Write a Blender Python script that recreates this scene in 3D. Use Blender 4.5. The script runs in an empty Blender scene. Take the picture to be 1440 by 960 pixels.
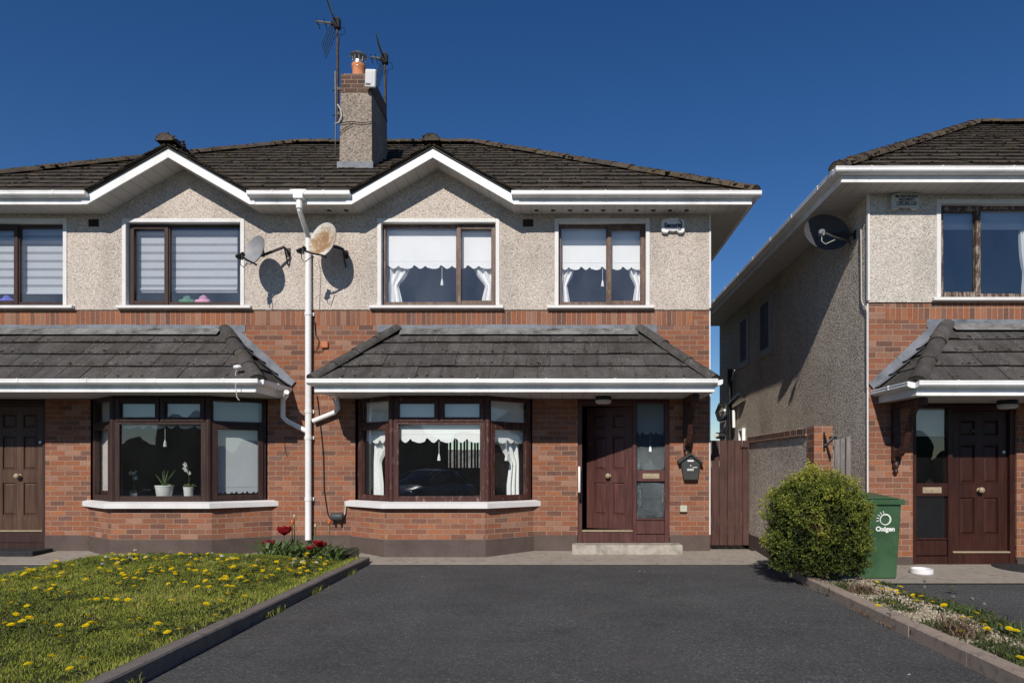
import bpy, bmesh, math, random
import numpy as np
from mathutils import Matrix, Vector, noise as mnoise

random.seed(7)
RNG = np.random.default_rng(11)
SC = bpy.context.scene
COL = SC.collection
R = math.radians

# ------------------------------------------------------------------ camera frame
# The facade of the middle house is the plane y = 0, z = 0 is the foot of its wall.
PX, VX, VY, CAM_Z, CAM_D = 94.0, 790.0, 655.0, 1.265, 10.0


def at(px, py, y=0.0):
    """world point at depth y seen at photo pixel (px, py)"""
    k = (CAM_D + y) / (PX * CAM_D)
    return Vector(((px - VX) * k, y, CAM_Z + (VY - py) * k))


# ------------------------------------------------------------------ node helper
class NT:
    def __init__(s, name):
        s.m = bpy.data.materials.new(name)
        s.m.use_nodes = True
        s.t = s.m.node_tree
        s.t.nodes.clear()
        s.out = s.t.nodes.new('ShaderNodeOutputMaterial')

    def n(s, typ, props=None, **ins):
        nd = s.t.nodes.new('ShaderNode' + typ)
        for k, v in (props or {}).items():
            setattr(nd, k, v)
        for k, v in ins.items():
            s.set(nd, k, v)
        return nd

    def set(s, nd, k, v):
        key = int(k[1:]) if k[0] == 'i' and k[1:].isdigit() else k.replace('_', ' ')
        sock = nd.inputs[key]
        if hasattr(v, 'is_output') or isinstance(v, bpy.types.NodeSocket):
            s.t.links.new(v, sock)
        elif isinstance(v, (tuple, list)) and len(v) == 3 and sock.type == 'RGBA':
            sock.default_value = (*v, 1)
        else:
            sock.default_value = v

    def coord(s, kind='Object'):
        return s.n('TexCoord').outputs[kind]

    def uv(s):
        return s.n('TexCoord').outputs['UV']

    def noise(s, vec, scale, detail=4, rough=.6, dist=0.0):
        return s.n('TexNoise', None, Vector=vec, Scale=scale, Detail=detail, Roughness=rough, Distortion=dist).outputs['Fac']

    def ramp(s, fac, stops, interp='LINEAR'):
        nd = s.n('ValToRGB', None, Fac=fac)
        cr = nd.color_ramp
        cr.interpolation = interp
        while len(cr.elements) < len(stops):
            cr.elements.new(.5)
        for e, (p, c) in zip(cr.elements, stops):
            e.position = p
            e.color = (c, c, c, 1) if isinstance(c, (int, float)) else (*c, 1)
        return nd.outputs['Color']

    def mix(s, fac, a, b, mode='MIX'):
        nd = s.n('Mix', {'data_type': 'RGBA', 'blend_type': mode})
        for i, v in ((0, fac), (6, a), (7, b)):
            sock = nd.inputs[i]
            if isinstance(v, bpy.types.NodeSocket):
                s.t.links.new(v, sock)
            elif isinstance(v, (tuple, list)):
                sock.default_value = (*v, 1)
            else:
                sock.default_value = v if i == 0 else (v, v, v, 1)
        return nd.outputs[2]

    def math(s, op, a, b=0.0, clamp=False):
        nd = s.n('Math', {'operation': op, 'use_clamp': clamp})
        s.set(nd, 'i0', a)
        s.set(nd, 'i1', b)
        return nd.outputs[0]

    def scale(s, vec, xyz):
        nd = s.n('VectorMath', {'operation': 'MULTIPLY'})
        s.set(nd, 'i0', vec)
        nd.inputs[1].default_value = xyz
        return nd.outputs[0]

    def sep(s, vec):
        return s.n('SeparateXYZ', None, Vector=vec).outputs

    def bump(s, h, strength=.5, dist=.01, normal=None):
        nd = s.n('Bump', None, Height=h, Strength=strength, Distance=dist)
        if normal is not None:
            s.set(nd, 'Normal', normal)
        return nd.outputs['Normal']

    def attr(s, name):
        return s.n('Attribute', {'attribute_name': name}).outputs['Fac']

    def pbr(s, color, rough=.7, normal=None, spec=.3, metal=0.0, **kw):
        b = s.n('BsdfPrincipled', None, Base_Color=color, Roughness=rough, Metallic=metal)
        b.inputs['Specular IOR Level'].default_value = spec
        if normal is not None:
            s.set(b, 'Normal', normal)
        for k, v in kw.items():
            s.set(b, k, v)
        s.t.links.new(b.outputs[0], s.out.inputs[0])
        return s.m

    def surf(s, sh):
        s.t.links.new(sh, s.out.inputs[0])
        return s.m


MAT = {}


def plain(name, col, rough=.6, var=.12, scale=6, spec=.3, bump=.0, metal=0.0, streak=False):
    """painted or moulded surface with a little dirt and unevenness"""
    t = NT(name)
    v = t.coord()
    n1 = t.noise(t.scale(v, (scale, scale, scale * (.12 if streak else 1))), 1.0, 6, .65)
    n2 = t.noise(v, scale * 12, 3)
    f = t.math('ADD', t.math('MULTIPLY', n1, .75), t.math('MULTIPLY', n2, .25))
    lo = tuple(c * (1 - var * 2) for c in col)
    hi = tuple(min(1, c * (1 + var)) for c in col)
    c = t.ramp(f, [(.3, lo), (.52, col), (.7, hi)])
    MAT[name] = t.pbr(c, t.math('ADD', t.math('MULTIPLY', n1, .2), rough - .1), t.bump(n2, bump, .004) if bump else None, spec, metal)


def make_brick(name, soldier=False, dark=1.0, grey=0.0):
    t = NT(name)
    uv = t.uv()
    wob = t.n('TexNoise', None, Vector=uv, Scale=14.0, Detail=2.0)
    uvw = t.n('VectorMath', {'operation': 'MULTIPLY_ADD'})
    t.set(uvw, 'i0', wob.outputs['Color']); uvw.inputs[1].default_value = (.010, .008, 0); t.set(uvw, 'i2', uv)
    uv2 = uvw.outputs[0]
    b = t.n('TexBrick', {'offset': 0.0 if soldier else .5, 'squash': 1.0}, Vector=uv2, Color1=(0, 0, 0, 1), Color2=(1, 1, 1, 1), Mortar=(.5, .5, .5, 1), Scale=1.0, Mortar_Size=.0058,
            Mortar_Smooth=.25, Bias=0.0, Brick_Width=.075 if soldier else .225, Row_Height=.2243 if soldier else .075)
    id_ = b.outputs['Color']
    cols = [(0, (.150, .080, .062)), (.15, (.220, .102, .068)), (.32, (.275, .112, .066)), (.48, (.308, .114, .058)), (.62, (.235, .112, .078)), (.75, (.355, .142, .070)), (.86, (.295, .150, .102)), (.94, (.355, .195, .135)), (1.0, (.170, .096, .078))]
    cols = [(p, tuple(x * dark * (1 - grey) + grey * .16 for x in c)) for p, c in cols]
    c = t.ramp(id_, cols)
    n1 = t.noise(uv, 32, 5, .7)
    n2 = t.noise(uv, 120, 3, .7)
    n3 = t.noise(t.scale(uv, (1.2, .8, 1)), 1.0, 4)
    c = t.mix(.55, c, t.ramp(n1, [(.22, .3), (.5, .95), (.78, 1.6)]), 'MULTIPLY')
    c = t.mix(.45, c, t.ramp(n2, [(.3, .5), (.5, 1.), (.72, 1.5)]), 'MULTIPLY')
    c = t.mix(t.math('MULTIPLY', t.ramp(n1, [(.52, 0), (.75, 1)]), .45), c, (.11, .075, .065))
    mort = t.mix(n1, (.26, .165, .115), (.47, .335, .24))
    c = t.mix(b.outputs['Fac'], c, mort)
    c = t.mix(.55, c, t.ramp(n3, [(.3, .68), (.55, 1.), (.75, 1.22)]), 'MULTIPLY')
    h = t.math('SUBTRACT', t.math('ADD', t.math('MULTIPLY', n1, .35), t.math('MULTIPLY', id_, .25)), t.math('MULTIPLY', b.outputs['Fac'], 1.1))
    h = t.math('ADD', h, t.math('MULTIPLY', n2, .2))
    MAT[name] = t.pbr(c, .88, t.bump(h, .8, .012), .2)


def make_dash(name, base, dark, warm, sc=62.0):
    t = NT(name)
    v = t.coord()
    wn = t.n('TexNoise', None, Vector=v, Scale=90.0, Detail=2.0)
    vv = t.n('VectorMath', {'operation': 'MULTIPLY_ADD'})
    t.set(vv, 'i0', wn.outputs['Color']); vv.inputs[1].default_value = (.02, .02, .02); t.set(vv, 'i2', v)
    vo = t.n('TexVoronoi', {'feature': 'F1'}, Vector=vv.outputs[0], Scale=sc, Randomness=1.0)
    cid = t.sep(vo.outputs['Color'])[0]
    c = t.ramp(cid, [(0, dark), (.07, tuple(d * .6 + b * .4 for d, b in zip(dark, base))), (.26, warm), (.45, base), (.72, tuple(min(.85, b * 1.15) for b in base)), (.9, warm), (1, tuple(b * 1.3 for b in base))])
    d = vo.outputs['Distance']
    c = t.mix(t.ramp(d, [(.38, 0.0), (.75, 1.0)]), c, tuple(b * .74 for b in base))
    st = t.noise(t.scale(v, (2.2, 2.2, .45)), 1.0, 5, .6)
    c = t.mix(.6, c, t.ramp(st, [(.28, .66), (.5, 1.), (.75, 1.1)]), 'MULTIPLY')
    n = t.noise(v, 42, 3)
    c = t.mix(.5, c, t.ramp(n, [(.3, .74), (.55, 1.), (.8, 1.12)]), 'MULTIPLY')
    bl = t.noise(t.scale(v, (.9, .9, .9)), 1.0, 5, .6)
    c = t.mix(1.0, c, t.ramp(bl, [(.3, .84), (.5, 1.), (.7, 1.06)]), 'MULTIPLY')
    h = t.math('SUBTRACT', 1.0, d)
    h = t.math('ADD', h, t.math('MULTIPLY', cid, .5))
    MAT[name] = t.pbr(c, .9, t.bump(h, .75, .012), .15)


def make_tile(name, base, brown, mossy, speck):
    t = NT(name)
    v = t.coord()
    tint = t.attr('tint')
    n1 = t.noise(v, 5.5, 6, .65)
    n2 = t.noise(v, 48, 5, .75)
    c = t.mix(t.ramp(n1, [(.38, 0), (.62, 1)]), base, brown)
    c = t.mix(1.0, c, t.ramp(tint, [(0, .30), (.1, .38), (.14, .84), (.5, 1.), (1, 1.16)]), 'MULTIPLY')  # lowest tint carries the painted shadow line of each course
    c = t.mix(.6, c, t.ramp(n2, [(.25, .35), (.5, 1.), (.75, 1.7)]), 'MULTIPLY')
    lich = t.n('TexVoronoi', None, Vector=v, Scale=26.0)
    lf = t.math('MULTIPLY', t.ramp(lich.outputs['Distance'], [(.10, 1), (.19, 0)]), t.ramp(t.noise(v, 3.1, 3), [(.48, 0), (.6, 1)]))
    c = t.mix(t.math('MULTIPLY', lf, speck), c, (.42, .40, .35))
    mf = t.ramp(t.noise(v, 9, 6, .75), [(.55, 0), (.68, 1)])
    c = t.mix(t.math('MULTIPLY', mf, mossy), c, t.mix(n2, (.10, .075, .028), (.045, .04, .022)))
    h = t.math('ADD', n2, t.math('MULTIPLY', mf, .6))
    st = t.noise(t.scale(v, (9, 2.2, 2.2)), 1.0, 5, .65)
    c = t.mix(.7, c, t.ramp(st, [(.28, .55), (.5, 1.), (.74, 1.45)]), 'MULTIPLY')
    MAT[name] = t.pbr(c, .92, t.bump(h, .55, .01), .15)


def make_wood(name, col, peel=0.0, peelcol=(.35, .27, .21), rough=.5, spec=.35):
    t = NT(name)
    v = t.coord()
    g = t.noise(t.scale(v, (30, 30, 2.5)), 1.0, 5, .65)
    g2 = t.noise(t.scale(v, (4, 4, 1.2)), 1.0, 4)
    c = t.ramp(g, [(.25, tuple(x * .6 for x in col)), (.5, col), (.78, tuple(x * 1.5 for x in col))])
    c = t.mix(.5, c, t.ramp(g2, [(.3, .6), (.6, 1.25)]), 'MULTIPLY')
    if peel:
        p = t.ramp(t.noise(t.scale(v, (26, 26, 7)), 1.0, 6, .75), [(.60 - .16 * peel, 0), (.66 - .12 * peel, 1)])
        c = t.mix(t.math('MULTIPLY', p, min(1, .55 + peel * .4)), c, t.mix(g, tuple(x * .6 for x in peelcol), peelcol))
    MAT[name] = t.pbr(c, rough, t.bump(g, .25, .003), spec)


def make_materials():
    make_brick('brick'); make_brick('soldier_brick', True)
    make_brick('brick_weathered', False, .42, .2)
    make_dash('dash', (.785, .70, .63), (.15, .12, .10), (.655, .52, .41), 78)
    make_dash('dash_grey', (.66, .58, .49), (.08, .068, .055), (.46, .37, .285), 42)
    make_dash('dash_pale', (.78, .725, .655), (.18, .15, .125), (.64, .53, .44), 76)
    make_dash('dash_chimney', (.42, .36, .30), (.05, .042, .035), (.28, .215, .165), 44)
    make_tile('tile', (.066, .061, .057), (.072, .055, .038), .95, .95)
    make_tile('tile_grey', (.084, .080, .078), (.070, .063, .057), .3, .95)
    make_tile('ridge_moss', (.068, .060, .054), (.10, .072, .044), .95, .95)
    make_tile('tile_streaked', (.052, .048, .045), (.075, .062, .05), .75, .8)
    plain('white_upvc', (.85, .85, .84), .38, .12, 2.6, .45, streak=True)
    plain('white_paint', (.72, .71, .70), .6, .07, 3, .3, bump=.15)
    plain('plinth_paint', (.105, .078, .068), .7, .18, 2.2, .25, bump=.2)
    plain('lead', (.19, .205, .235), .6, .3, 4, .35, bump=.3)
    plain('black_plastic', (.014, .014, .015), .4, .2, 8, .4)
    plain('dark_metal', (.028, .026, .025), .55, .3, 14, .4)
    plain('rust_metal', (.085, .060, .052), .7, .4, 18, .3)
    plain('brick_vent', (.035, .02, .017), .8, .3, 20)
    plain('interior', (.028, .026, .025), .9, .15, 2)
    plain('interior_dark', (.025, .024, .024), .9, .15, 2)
    plain('fabric', (.92, .925, .915), .9, .03, 3, .1)
    plain('fabric_grey', (.50, .53, .56), .9, .04, 3, .1)
    plain('fabric_shade', (.55, .55, .53), .9, .05, 3, .1)
    plain('brass', (.40, .30, .18), .35, .15, 20, .5, metal=.6)
    plain('pale_brass', (.36, .29, .19), .45, .15, 20, .5)
    plain('steel', (.55, .53, .51), .3, .15, 20, .5, metal=.9)
    plain('terracotta', (.62, .25, .12), .75, .18, 9, .25)
    plain('orange_plastic', (.55, .18, .08), .6, .1, 20)
    plain('dish_shaded', (.06, .062, .07), .6, .12, 9, .3)  # dark grey with the eave shade put into the colour
    plain('dish_grey', (.26, .265, .28), .5, .12, 9, .35)
    plain('pot_white', (.75, .75, .72), .4, .05, 10, .4)
    plain('box_white', (.76, .76, .77), .4, .03, 10, .4)
    plain('box_cream', (.52, .53, .50), .5, .1, 10, .4)
    plain('post_grey', (.045, .047, .046), .5, .15, 10, .35)
    plain('bin_green', (.046, .106, .050), .42, .24, 2.5, .4, bump=.1)
    plain('bin_lid', (.042, .100, .045), .4, .14, 3, .4)
    plain('letter_white', (.8, .82, .8), .5, .02, 5)
    plain('letter_blue', (.03, .035, .07), .5, .02, 5)
    plain('cable_white', (.5, .49, .46), .6, .1, 8)
    plain('apron_lead', (.20, .195, .19), .75, .45, 5, .2, bump=.3)
    plain('frosted_pane', (.13, .135, .15), .75, .15, 8, .1)
    plain('car_paint', (.15, .17, .21), .12, .05, 3, .6)
    plain('car_glass', (.01, .012, .014), .05, .02, 3, .6)
    plain('chrome', (.75, .75, .76), .12, .05, 8, .5, metal=1.0)
    plain('shade_grey', (.38, .37, .36), .7, .1, 8)
    plain('grey_box', (.06, .065, .068), .5, .15, 12)
    plain('pale_box', (.48, .50, .40), .5, .1, 12)
    plain('shaded_stone', (.05, .044, .038), .9, .35, 12, .15, bump=.4)  # shade of the block's front face put into its whole colour
    plain('rubber_mat', (.03, .03, .032), .9, .3, 20)
    plain('step_concrete', (.39, .355, .305), .9, .3, 8, .2, bump=.4)
    plain('toy_green', (.10, .22, .16), .9, .2, 20)
    plain('toy_pink', (.55, .28, .40), .9, .2, 20)
    plain('toy_blue', (.12, .14, .5), .9, .2, 20)
    make_wood('frame_brown', (.040, .020, .016))
    make_wood('frame_bay', (.062, .022, .018), .12)
    make_wood('frame_faded', (.105, .062, .045), .55, (.26, .18, .14))
    make_wood('frame_peeling', (.060, .032, .023), .72, (.42, .35, .28))
    make_wood('door_red', (.088, .036, .031), 0, rough=.42)
    make_wood('door_brown', (.080, .043, .028), 0, rough=.5)
    make_wood('door_mahogany', (.040, .0135, .009), 0, rough=.4)
    make_wood('gate_brown', (.082, .042, .036), .1, (.16, .10, .09), .75, .2)
    make_wood('grey_timber', (.20, .18, .17), .5, (.34, .31, .29), .9, .1)
    make_wood('bracket_wood', (.05, .020, .014), .2)
    # rusty satellite dish
    t = NT('dish_rust')
    v = t.coord()
    n = t.noise(v, 5, 5, .65)
    n2 = t.noise(v, 34, 5, .7)
    z = t.sep(v)
    f = t.math('ADD', t.math('MULTIPLY', n, .8), t.math('MULTIPLY', n2, .5))
    r2 = t.n('VectorMath', {'operation': 'LENGTH'})
    t.set(r2, 'i0', t.scale(v, (1, 0, 1)))
    f = t.math('SUBTRACT', f, t.math('MULTIPLY', r2.outputs['Value'], 1.35))
    c = t.ramp(f, [(.30, (.60, .58, .54)), (.40, (.50, .43, .34)), (.5, (.30, .19, .10)), (.7, (.22, .13, .07))])
    MAT['dish_rust'] = t.pbr(c, .7, None, .25)
    # soffit boards
    t = NT('soffit')
    uv = t.uv()
    x = t.sep(uv)[0]
    fr = t.math('FRACT', t.math('MULTIPLY', x, 6.6))
    line = t.ramp(fr, [(0, 1), (.05, 1), (.09, 0), (1, 0)])
    n = t.noise(uv, 3, 4)
    c = t.mix(n, (.50, .48, .45), (.62, .60, .57))
    c = t.mix(t.math('MULTIPLY', line, .55), c, (.2, .18, .16))
    MAT['soffit'] = t.pbr(c, .5, t.bump(line, -.3, .004), .3)
    # thin window glass: mirrors a little, lets the rest through
    for nm, tint, refl, haze in (('glass', (.93, .955, .95), .11, .012), ('glass_upper', (.965, .975, .985), .10, .075), ('glass_dark', (.93, .96, .98), .16, .02)):
        t = NT(nm)
        lw = t.n('LayerWeight', None, Blend=.35)
        f = t.math('ADD', t.math('MULTIPLY', t.math('POWER', lw.outputs['Facing'], 3.0), .55), refl, True)
        wv = t.noise(t.coord(), 1.1, 2)
        gl = t.n('BsdfGlossy', None, Color=(.95, .97, 1.0, 1), Roughness=.012, Normal=t.bump(wv, .08, .02))
        tr = t.n('BsdfTransparent', None, Color=(*tint, 1))
        df = t.n('BsdfDiffuse', None, Color=(.6, .62, .64, 1))
        hz = t.math('MULTIPLY', t.ramp(t.noise(t.scale(t.coord(), (2.5, 2.5, 1.2)), 1.0, 5, .6), [(.3, .6), (.7, 1.3)]), haze)
        m0 = t.n('MixShader', None, i0=hz, i1=tr.outputs[0], i2=df.outputs[0])
        mx = t.n('MixShader', None, i0=f, i1=m0.outputs[0], i2=gl.outputs[0])
        MAT[nm] = t.surf(mx.outputs[0])
    # obscured door glass
    t = NT('obscure_glass')
    v = t.coord()
    vo = t.n('TexVoronoi', None, Vector=v, Scale=70.0)
    nb = t.bump(t.math('ADD', vo.outputs['Distance'], t.noise(v, 12, 3)), .6, .01)
    gl = t.n('BsdfGlossy', None, Color=(.7, .8, .85, 1), Roughness=.12, Normal=nb)
    tr = t.n('BsdfTransparent', None, Color=(.62, .70, .74, 1))
    df = t.n('BsdfDiffuse', None, Color=(.06, .075, .085, 1), Normal=nb)
    m0 = t.n('MixShader', None, i0=.35, i1=tr.outputs[0], i2=df.outputs[0])
    m1 = t.n('MixShader', None, i0=.05, i1=m0.outputs[0], i2=gl.outputs[0])
    MAT['obscure_glass'] = t.surf(m1.outputs[0])
    # tarmac
    def tarmac(name, base):
        t = NT(name)
        v = t.coord()
        vo = t.n('TexVoronoi', None, Vector=v, Scale=95.0)
        s1 = t.sep(vo.outputs['Color'])[0]
        n1 = t.noise(v, .8, 6, .62)
        n2 = t.noise(v, 170, 2)
        n3 = t.noise(t.scale(v, (.5, 1.6, 1)), 2.2, 5, .7)
        c = t.ramp(s1, [(0, base * .6), (.55, base * .97), (.86, base * 1.2), (.97, base * 1.7), (1, base * 2.6)])
        c = t.mix(.55, c, t.ramp(n2, [(.3, .66), (.55, 1.03), (.75, 1.4)]), 'MULTIPLY')
        c = t.mix(1.0, c, t.ramp(n1, [(.28, .74), (.5, 1.), (.74, 1.25)]), 'MULTIPLY')
        sp = t.n('TexVoronoi', None, Vector=t.scale(v, (1, .8, 1)), Scale=1.3)
        c = t.mix(t.math('MULTIPLY', t.ramp(sp.outputs['Distance'], [(.05, 1), (.16, 0)]), t.ramp(t.noise(v, 6, 4), [(.4, 0), (.6, .55)])), c, (base * .5, base * .48, base * .48))
        lx = t.sep(v)[0]
        tw = t.math('ABSOLUTE', t.math('SUBTRACT', t.math('ABSOLUTE', t.math('ADD', lx, t.math('MULTIPLY', n3, .35))), .78))
        c = t.mix(t.math('MULTIPLY', t.ramp(tw, [(.05, 1), (.28, 0)]), t.ramp(n1, [(.35, 0), (.65, .42)])), c, (base * .72, base * .71, base * .71))
        c = t.mix(t.ramp(n3, [(.5, 0), (.75, .5)]), c, (base * 1.35, base * 1.2, base * 1.05))
        c = t.mix(1.0, c, (1.0, 1.0, 1.0), 'MULTIPLY')
        h = t.math('ADD', vo.outputs['Distance'], n2)
        MAT[name] = t.pbr(c, .9, t.bump(h, .6, .008), .25)
    tarmac('tarmac', .084)
    # concrete path
    for nm, a, b in (('concrete', (.27, .235, .195), (.40, .36, .31)), ('kerb', (.25, .195, .155), (.43, .35, .28)), ('kerb_dark', (.13, .112, .10), (.23, .20, .175))):
        t = NT(nm)
        v = t.coord()
        n1 = t.noise(v, 2.5, 6, .65)
        n2 = t.noise(v, 110, 3)
        n3 = t.noise(v, 11, 6, .7)
        c = t.mix(n1, a, b)
        c = t.mix(.7, c, t.ramp(n2, [(.3, .6), (.5, 1), (.75, 1.35)]), 'MULTIPLY')
        c = t.mix(t.ramp(n3, [(.52, 0), (.72, .8)]), c, tuple(x * .5 for x in a))
        MAT[nm] = t.pbr(c, .92, t.bump(t.math('ADD', n2, n3), .5, .006), .2)
    t = NT('soil')
    v = t.coord()
    c = t.mix(t.noise(v, 25, 5), (.030, .034, .012), (.062, .060, .022))
    MAT['soil'] = t.pbr(c, .95, t.bump(t.noise(v, 60, 3), .8, .02), .1)
    t = NT('ground')
    v = t.coord()
    c = t.mix(t.noise(v, .6, 6), (.05, .07, .025), (.08, .09, .04))
    MAT['ground'] = t.pbr(c, .95, None, .1)
    t = NT('gravel')
    tint = t.attr('tint')
    MAT['gravel'] = t.pbr(t.ramp(tint, [(0, (.15, .12, .085)), (.4, (.335, .28, .205)), (.8, (.46, .40, .31)), (1, (.58, .52, .43))]), .9, None, .2)
    t = NT('gravel_bed')
    v = t.coord()
    vo = t.n('TexVoronoi', None, Vector=v, Scale=60.0)
    MAT['gravel_bed'] = t.pbr(t.ramp(t.sep(vo.outputs['Color'])[0], [(0, (.12, .10, .07)), (.5, (.33, .28, .2)), (1, (.5, .44, .34))]), .95, t.bump(vo.outputs['Distance'], -.8, .02), .1)

    def leafy(name, stops, trans=.35, spec=.25, rough=.55):
        t = NT(name)
        tint = t.attr('tint')
        c = t.ramp(tint, stops)
        b = t.n('BsdfPrincipled', None, Base_Color=c, Roughness=rough)
        b.inputs['Specular IOR Level'].default_value = spec
        tl = t.n('BsdfTranslucent', None, Color=t.mix(1.0, c, (1.25, 1.25, .8), 'MULTIPLY'))
        mx = t.n('MixShader', None, i0=trans, i1=b.outputs[0], i2=tl.outputs[0])
        MAT[name] = t.surf(mx.outputs[0])
    leafy('grass', [(0, (.09, .13, .018)), (.35, (.235, .295, .036)), (.7, (.365, .405, .06)), (.92, (.46, .44, .12)), (1, (.54, .46, .22))], .3, .2)
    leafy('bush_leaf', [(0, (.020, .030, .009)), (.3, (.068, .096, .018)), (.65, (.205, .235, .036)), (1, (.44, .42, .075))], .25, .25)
    leafy('weed_leaf', [(0, (.03, .042, .016)), (.5, (.075, .105, .035)), (1, (.15, .17, .06))], .3)
    leafy('tulip_leaf', [(0, (.045, .08, .028)), (.6, (.12, .185, .06)), (1, (.22, .28, .12))], .3, .35, .45)
    leafy('petal_yellow', [(0, (.70, .46, .004)), (.5, (.88, .68, .008)), (1, (.95, .80, .02))], .3, .03, .9)
    leafy('petal_white', [(0, (.6, .6, .58)), (1, (.82, .82, .8))], .25, .1, .8)
    leafy('petal_orange', [(0, (.45, .11, .03)), (1, (.78, .27, .09))], .3, .2, .6)
    leafy('seed_fluff', [(0, (.25, .24, .22)), (1, (.42, .41, .39))], .5, .05, .9)
    leafy('petal_red', [(0, (.16, .005, .012)), (.6, (.36, .012, .022)), (1, (.52, .035, .035))], .3, .2, .6)
    leafy('petal_cream', [(0, (.5, .5, .28)), (1, (.75, .74, .5))], .3, .2, .6)
    leafy('dry_stem', [(0, (.10, .06, .04)), (1, (.22, .15, .10))], .1)


# ------------------------------------------------------------------ mesh helper
ORG = {}


class MB:
    def __init__(s, M=None):
        s.v, s.f, s.t = [], [], []
        s.M = M or Matrix.Identity(4)
        s.L = Matrix.Identity(4)

    def add(s, pts, faces, tint=.5):
        o = len(s.v)
        X = s.M @ s.L
        s.v += [X @ Vector(p) for p in pts]
        flip = X.determinant() < 0
        for f in faces:
            s.f.append([o + i for i in (reversed(f) if flip else f)])
            s.t.append(tint)
        return s

    def poly(s, *pts, tint=.5):
        return s.add(pts, [list(range(len(pts)))], tint)

    def box(s, x0, x1, y0, y1, z0, z1, tint=.5):
        p = [(x, y, z) for x in (x0, x1) for y in (y0, y1) for z in (z0, z1)]
        return s.add(p, [[0, 1, 3, 2], [4, 6, 7, 5], [0, 4, 5, 1], [2, 3, 7, 6], [0, 2, 6, 4], [1, 5, 7, 3]], tint)

    def prism(s, pts, vec, tint=.5):
        n = len(pts)
        vec = Vector(vec)
        p = [Vector(q) for q in pts]
        fs = [list(range(n))[::-1], list(range(n, 2 * n))] + [[i, (i + 1) % n, n + (i + 1) % n, n + i] for i in range(n)]
        return s.add(p + [q + vec for q in p], fs, tint)

    def tube(s, path, r, n=8, cap=True, tint=.5):
        path = [Vector(p) for p in path]
        k = len(path)
        rs = r if isinstance(r, (list, tuple)) else [r] * k
        pts, fs = [], []
        up0 = None
        for i, p in enumerate(path):
            d = (path[min(i + 1, k - 1)] - path[max(i - 1, 0)]).normalized()
            a = Vector((0, 0, 1)) if abs(d.z) < .9 else Vector((0, 1, 0))
            if up0 is None:
                u = d.cross(a).normalized()
            else:
                u = (up0 - d * up0.dot(d)).normalized()
            up0 = u
            w = d.cross(u)
            for j in range(n):
                an = 2 * math.pi * j / n
                pts.append(p + (u * math.cos(an) + w * math.sin(an)) * rs[i])
        for i in range(k - 1):
            for j in range(n):
                a, b = i * n + j, i * n + (j + 1) % n
                fs.append([a, b, b + n, a + n])
        if cap:
            fs.append(list(range(n))[::-1])
            fs.append([(k - 1) * n + j for j in range(n)])
        return s.add(pts, fs, tint)

    def lathe(s, prof, n=20, c=(0, 0, 0), tint=.5):
        pts, fs = [], []
        for r, z in prof:
            for j in range(n):
                a = 2 * math.pi * j / n
                pts.append((c[0] + r * math.cos(a), c[1] + r * math.sin(a), c[2] + z))
        for i in range(len(prof) - 1):
            for j in range(n):
                a, b = i * n + j, i * n + (j + 1) % n
                fs.append([a, b, b + n, a + n])
        fs.append(list(range(n))[::-1])
        fs.append([(len(prof) - 1) * n + j for j in range(n)])
        return s.add(pts, fs, tint)

    def blob(s, c, r, sub=1, jit=.2, sc=(1, 1, 1), tint=.5):
        bm = bmesh.new()
        bmesh.ops.create_icosphere(bm, subdivisions=sub, radius=1)
        pts = []
        for v in bm.verts:
            k = r * (1 + random.uniform(-jit, jit))
            pts.append((c[0] + v.co.x * k * sc[0], c[1] + v.co.y * k * sc[1], c[2] + v.co.z * k * sc[2]))
        fs = [[v.index for v in f.verts] for f in bm.faces]
        bm.free()
        return s.add(pts, fs, tint)

    def build(s, name, mat, parent=None, loc=None, smooth=False, bevel=0.0, label=None, cat=None, group=None, kind=None, swapuv=False, segs=1):
        V = s.v
        if parent is not None:
            o = ORG[parent.name]
        elif loc is not None:
            o = Vector(loc)
        else:
            lo = [min(v[i] for v in V) for i in range(3)]
            hi = [max(v[i] for v in V) for i in range(3)]
            o = Vector(((lo[0] + hi[0]) / 2, (lo[1] + hi[1]) / 2, lo[2]))
        me = bpy.data.meshes.new(name)
        me.from_pydata([v - o for v in V], [], s.f)
        me.update()
        uvl = me.uv_layers.new(name='UVMap')
        for p in me.polygons:
            nn = p.normal
            if abs(nn.z) < .75:
                tx, ty = -nn.y, nn.x
                l = math.hypot(tx, ty)
                tx, ty = tx / l, ty / l
                if tx < -.05 or (abs(tx) <= .05 and ty < 0):
                    tx, ty = -tx, -ty
                for li in p.loop_indices:
                    w = me.vertices[me.loops[li].vertex_index].co + o
                    q = (w.x * tx + w.y * ty, w.z)
                    uvl.data[li].uv = q
            else:
                for li in p.loop_indices:
                    w = me.vertices[me.loops[li].vertex_index].co + o
                    uvl.data[li].uv = (w.x, w.y) if not swapuv else (w.y, w.x)
        at_ = me.attributes.new('tint', 'FLOAT', 'FACE')
        at_.data.foreach_set('value', s.t)
        me.materials.append(MAT[mat])
        if smooth:
            me.shade_smooth()
            if smooth == 'auto':
                me.set_sharp_from_angle(angle=R(38))
        ob = bpy.data.objects.new(name, me)
        COL.objects.link(ob)
        ORG[ob.name] = o.copy()
        if parent is not None:
            ob.parent = parent
        else:
            ob.location = o
        if bevel:
            b = ob.modifiers.new('Bevel', 'BEVEL')
            b.width = bevel
            b.segments = segs
            b.limit_method = 'ANGLE'
            b.angle_limit = R(40)
        tag(ob, label, cat, group, kind)
        return ob


def tag(o, label=None, cat=None, group=None, kind=None):
    for k, v in (('label', label), ('category', cat), ('group', group), ('kind', kind)):
        if v:
            o[k] = v
    return o


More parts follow.
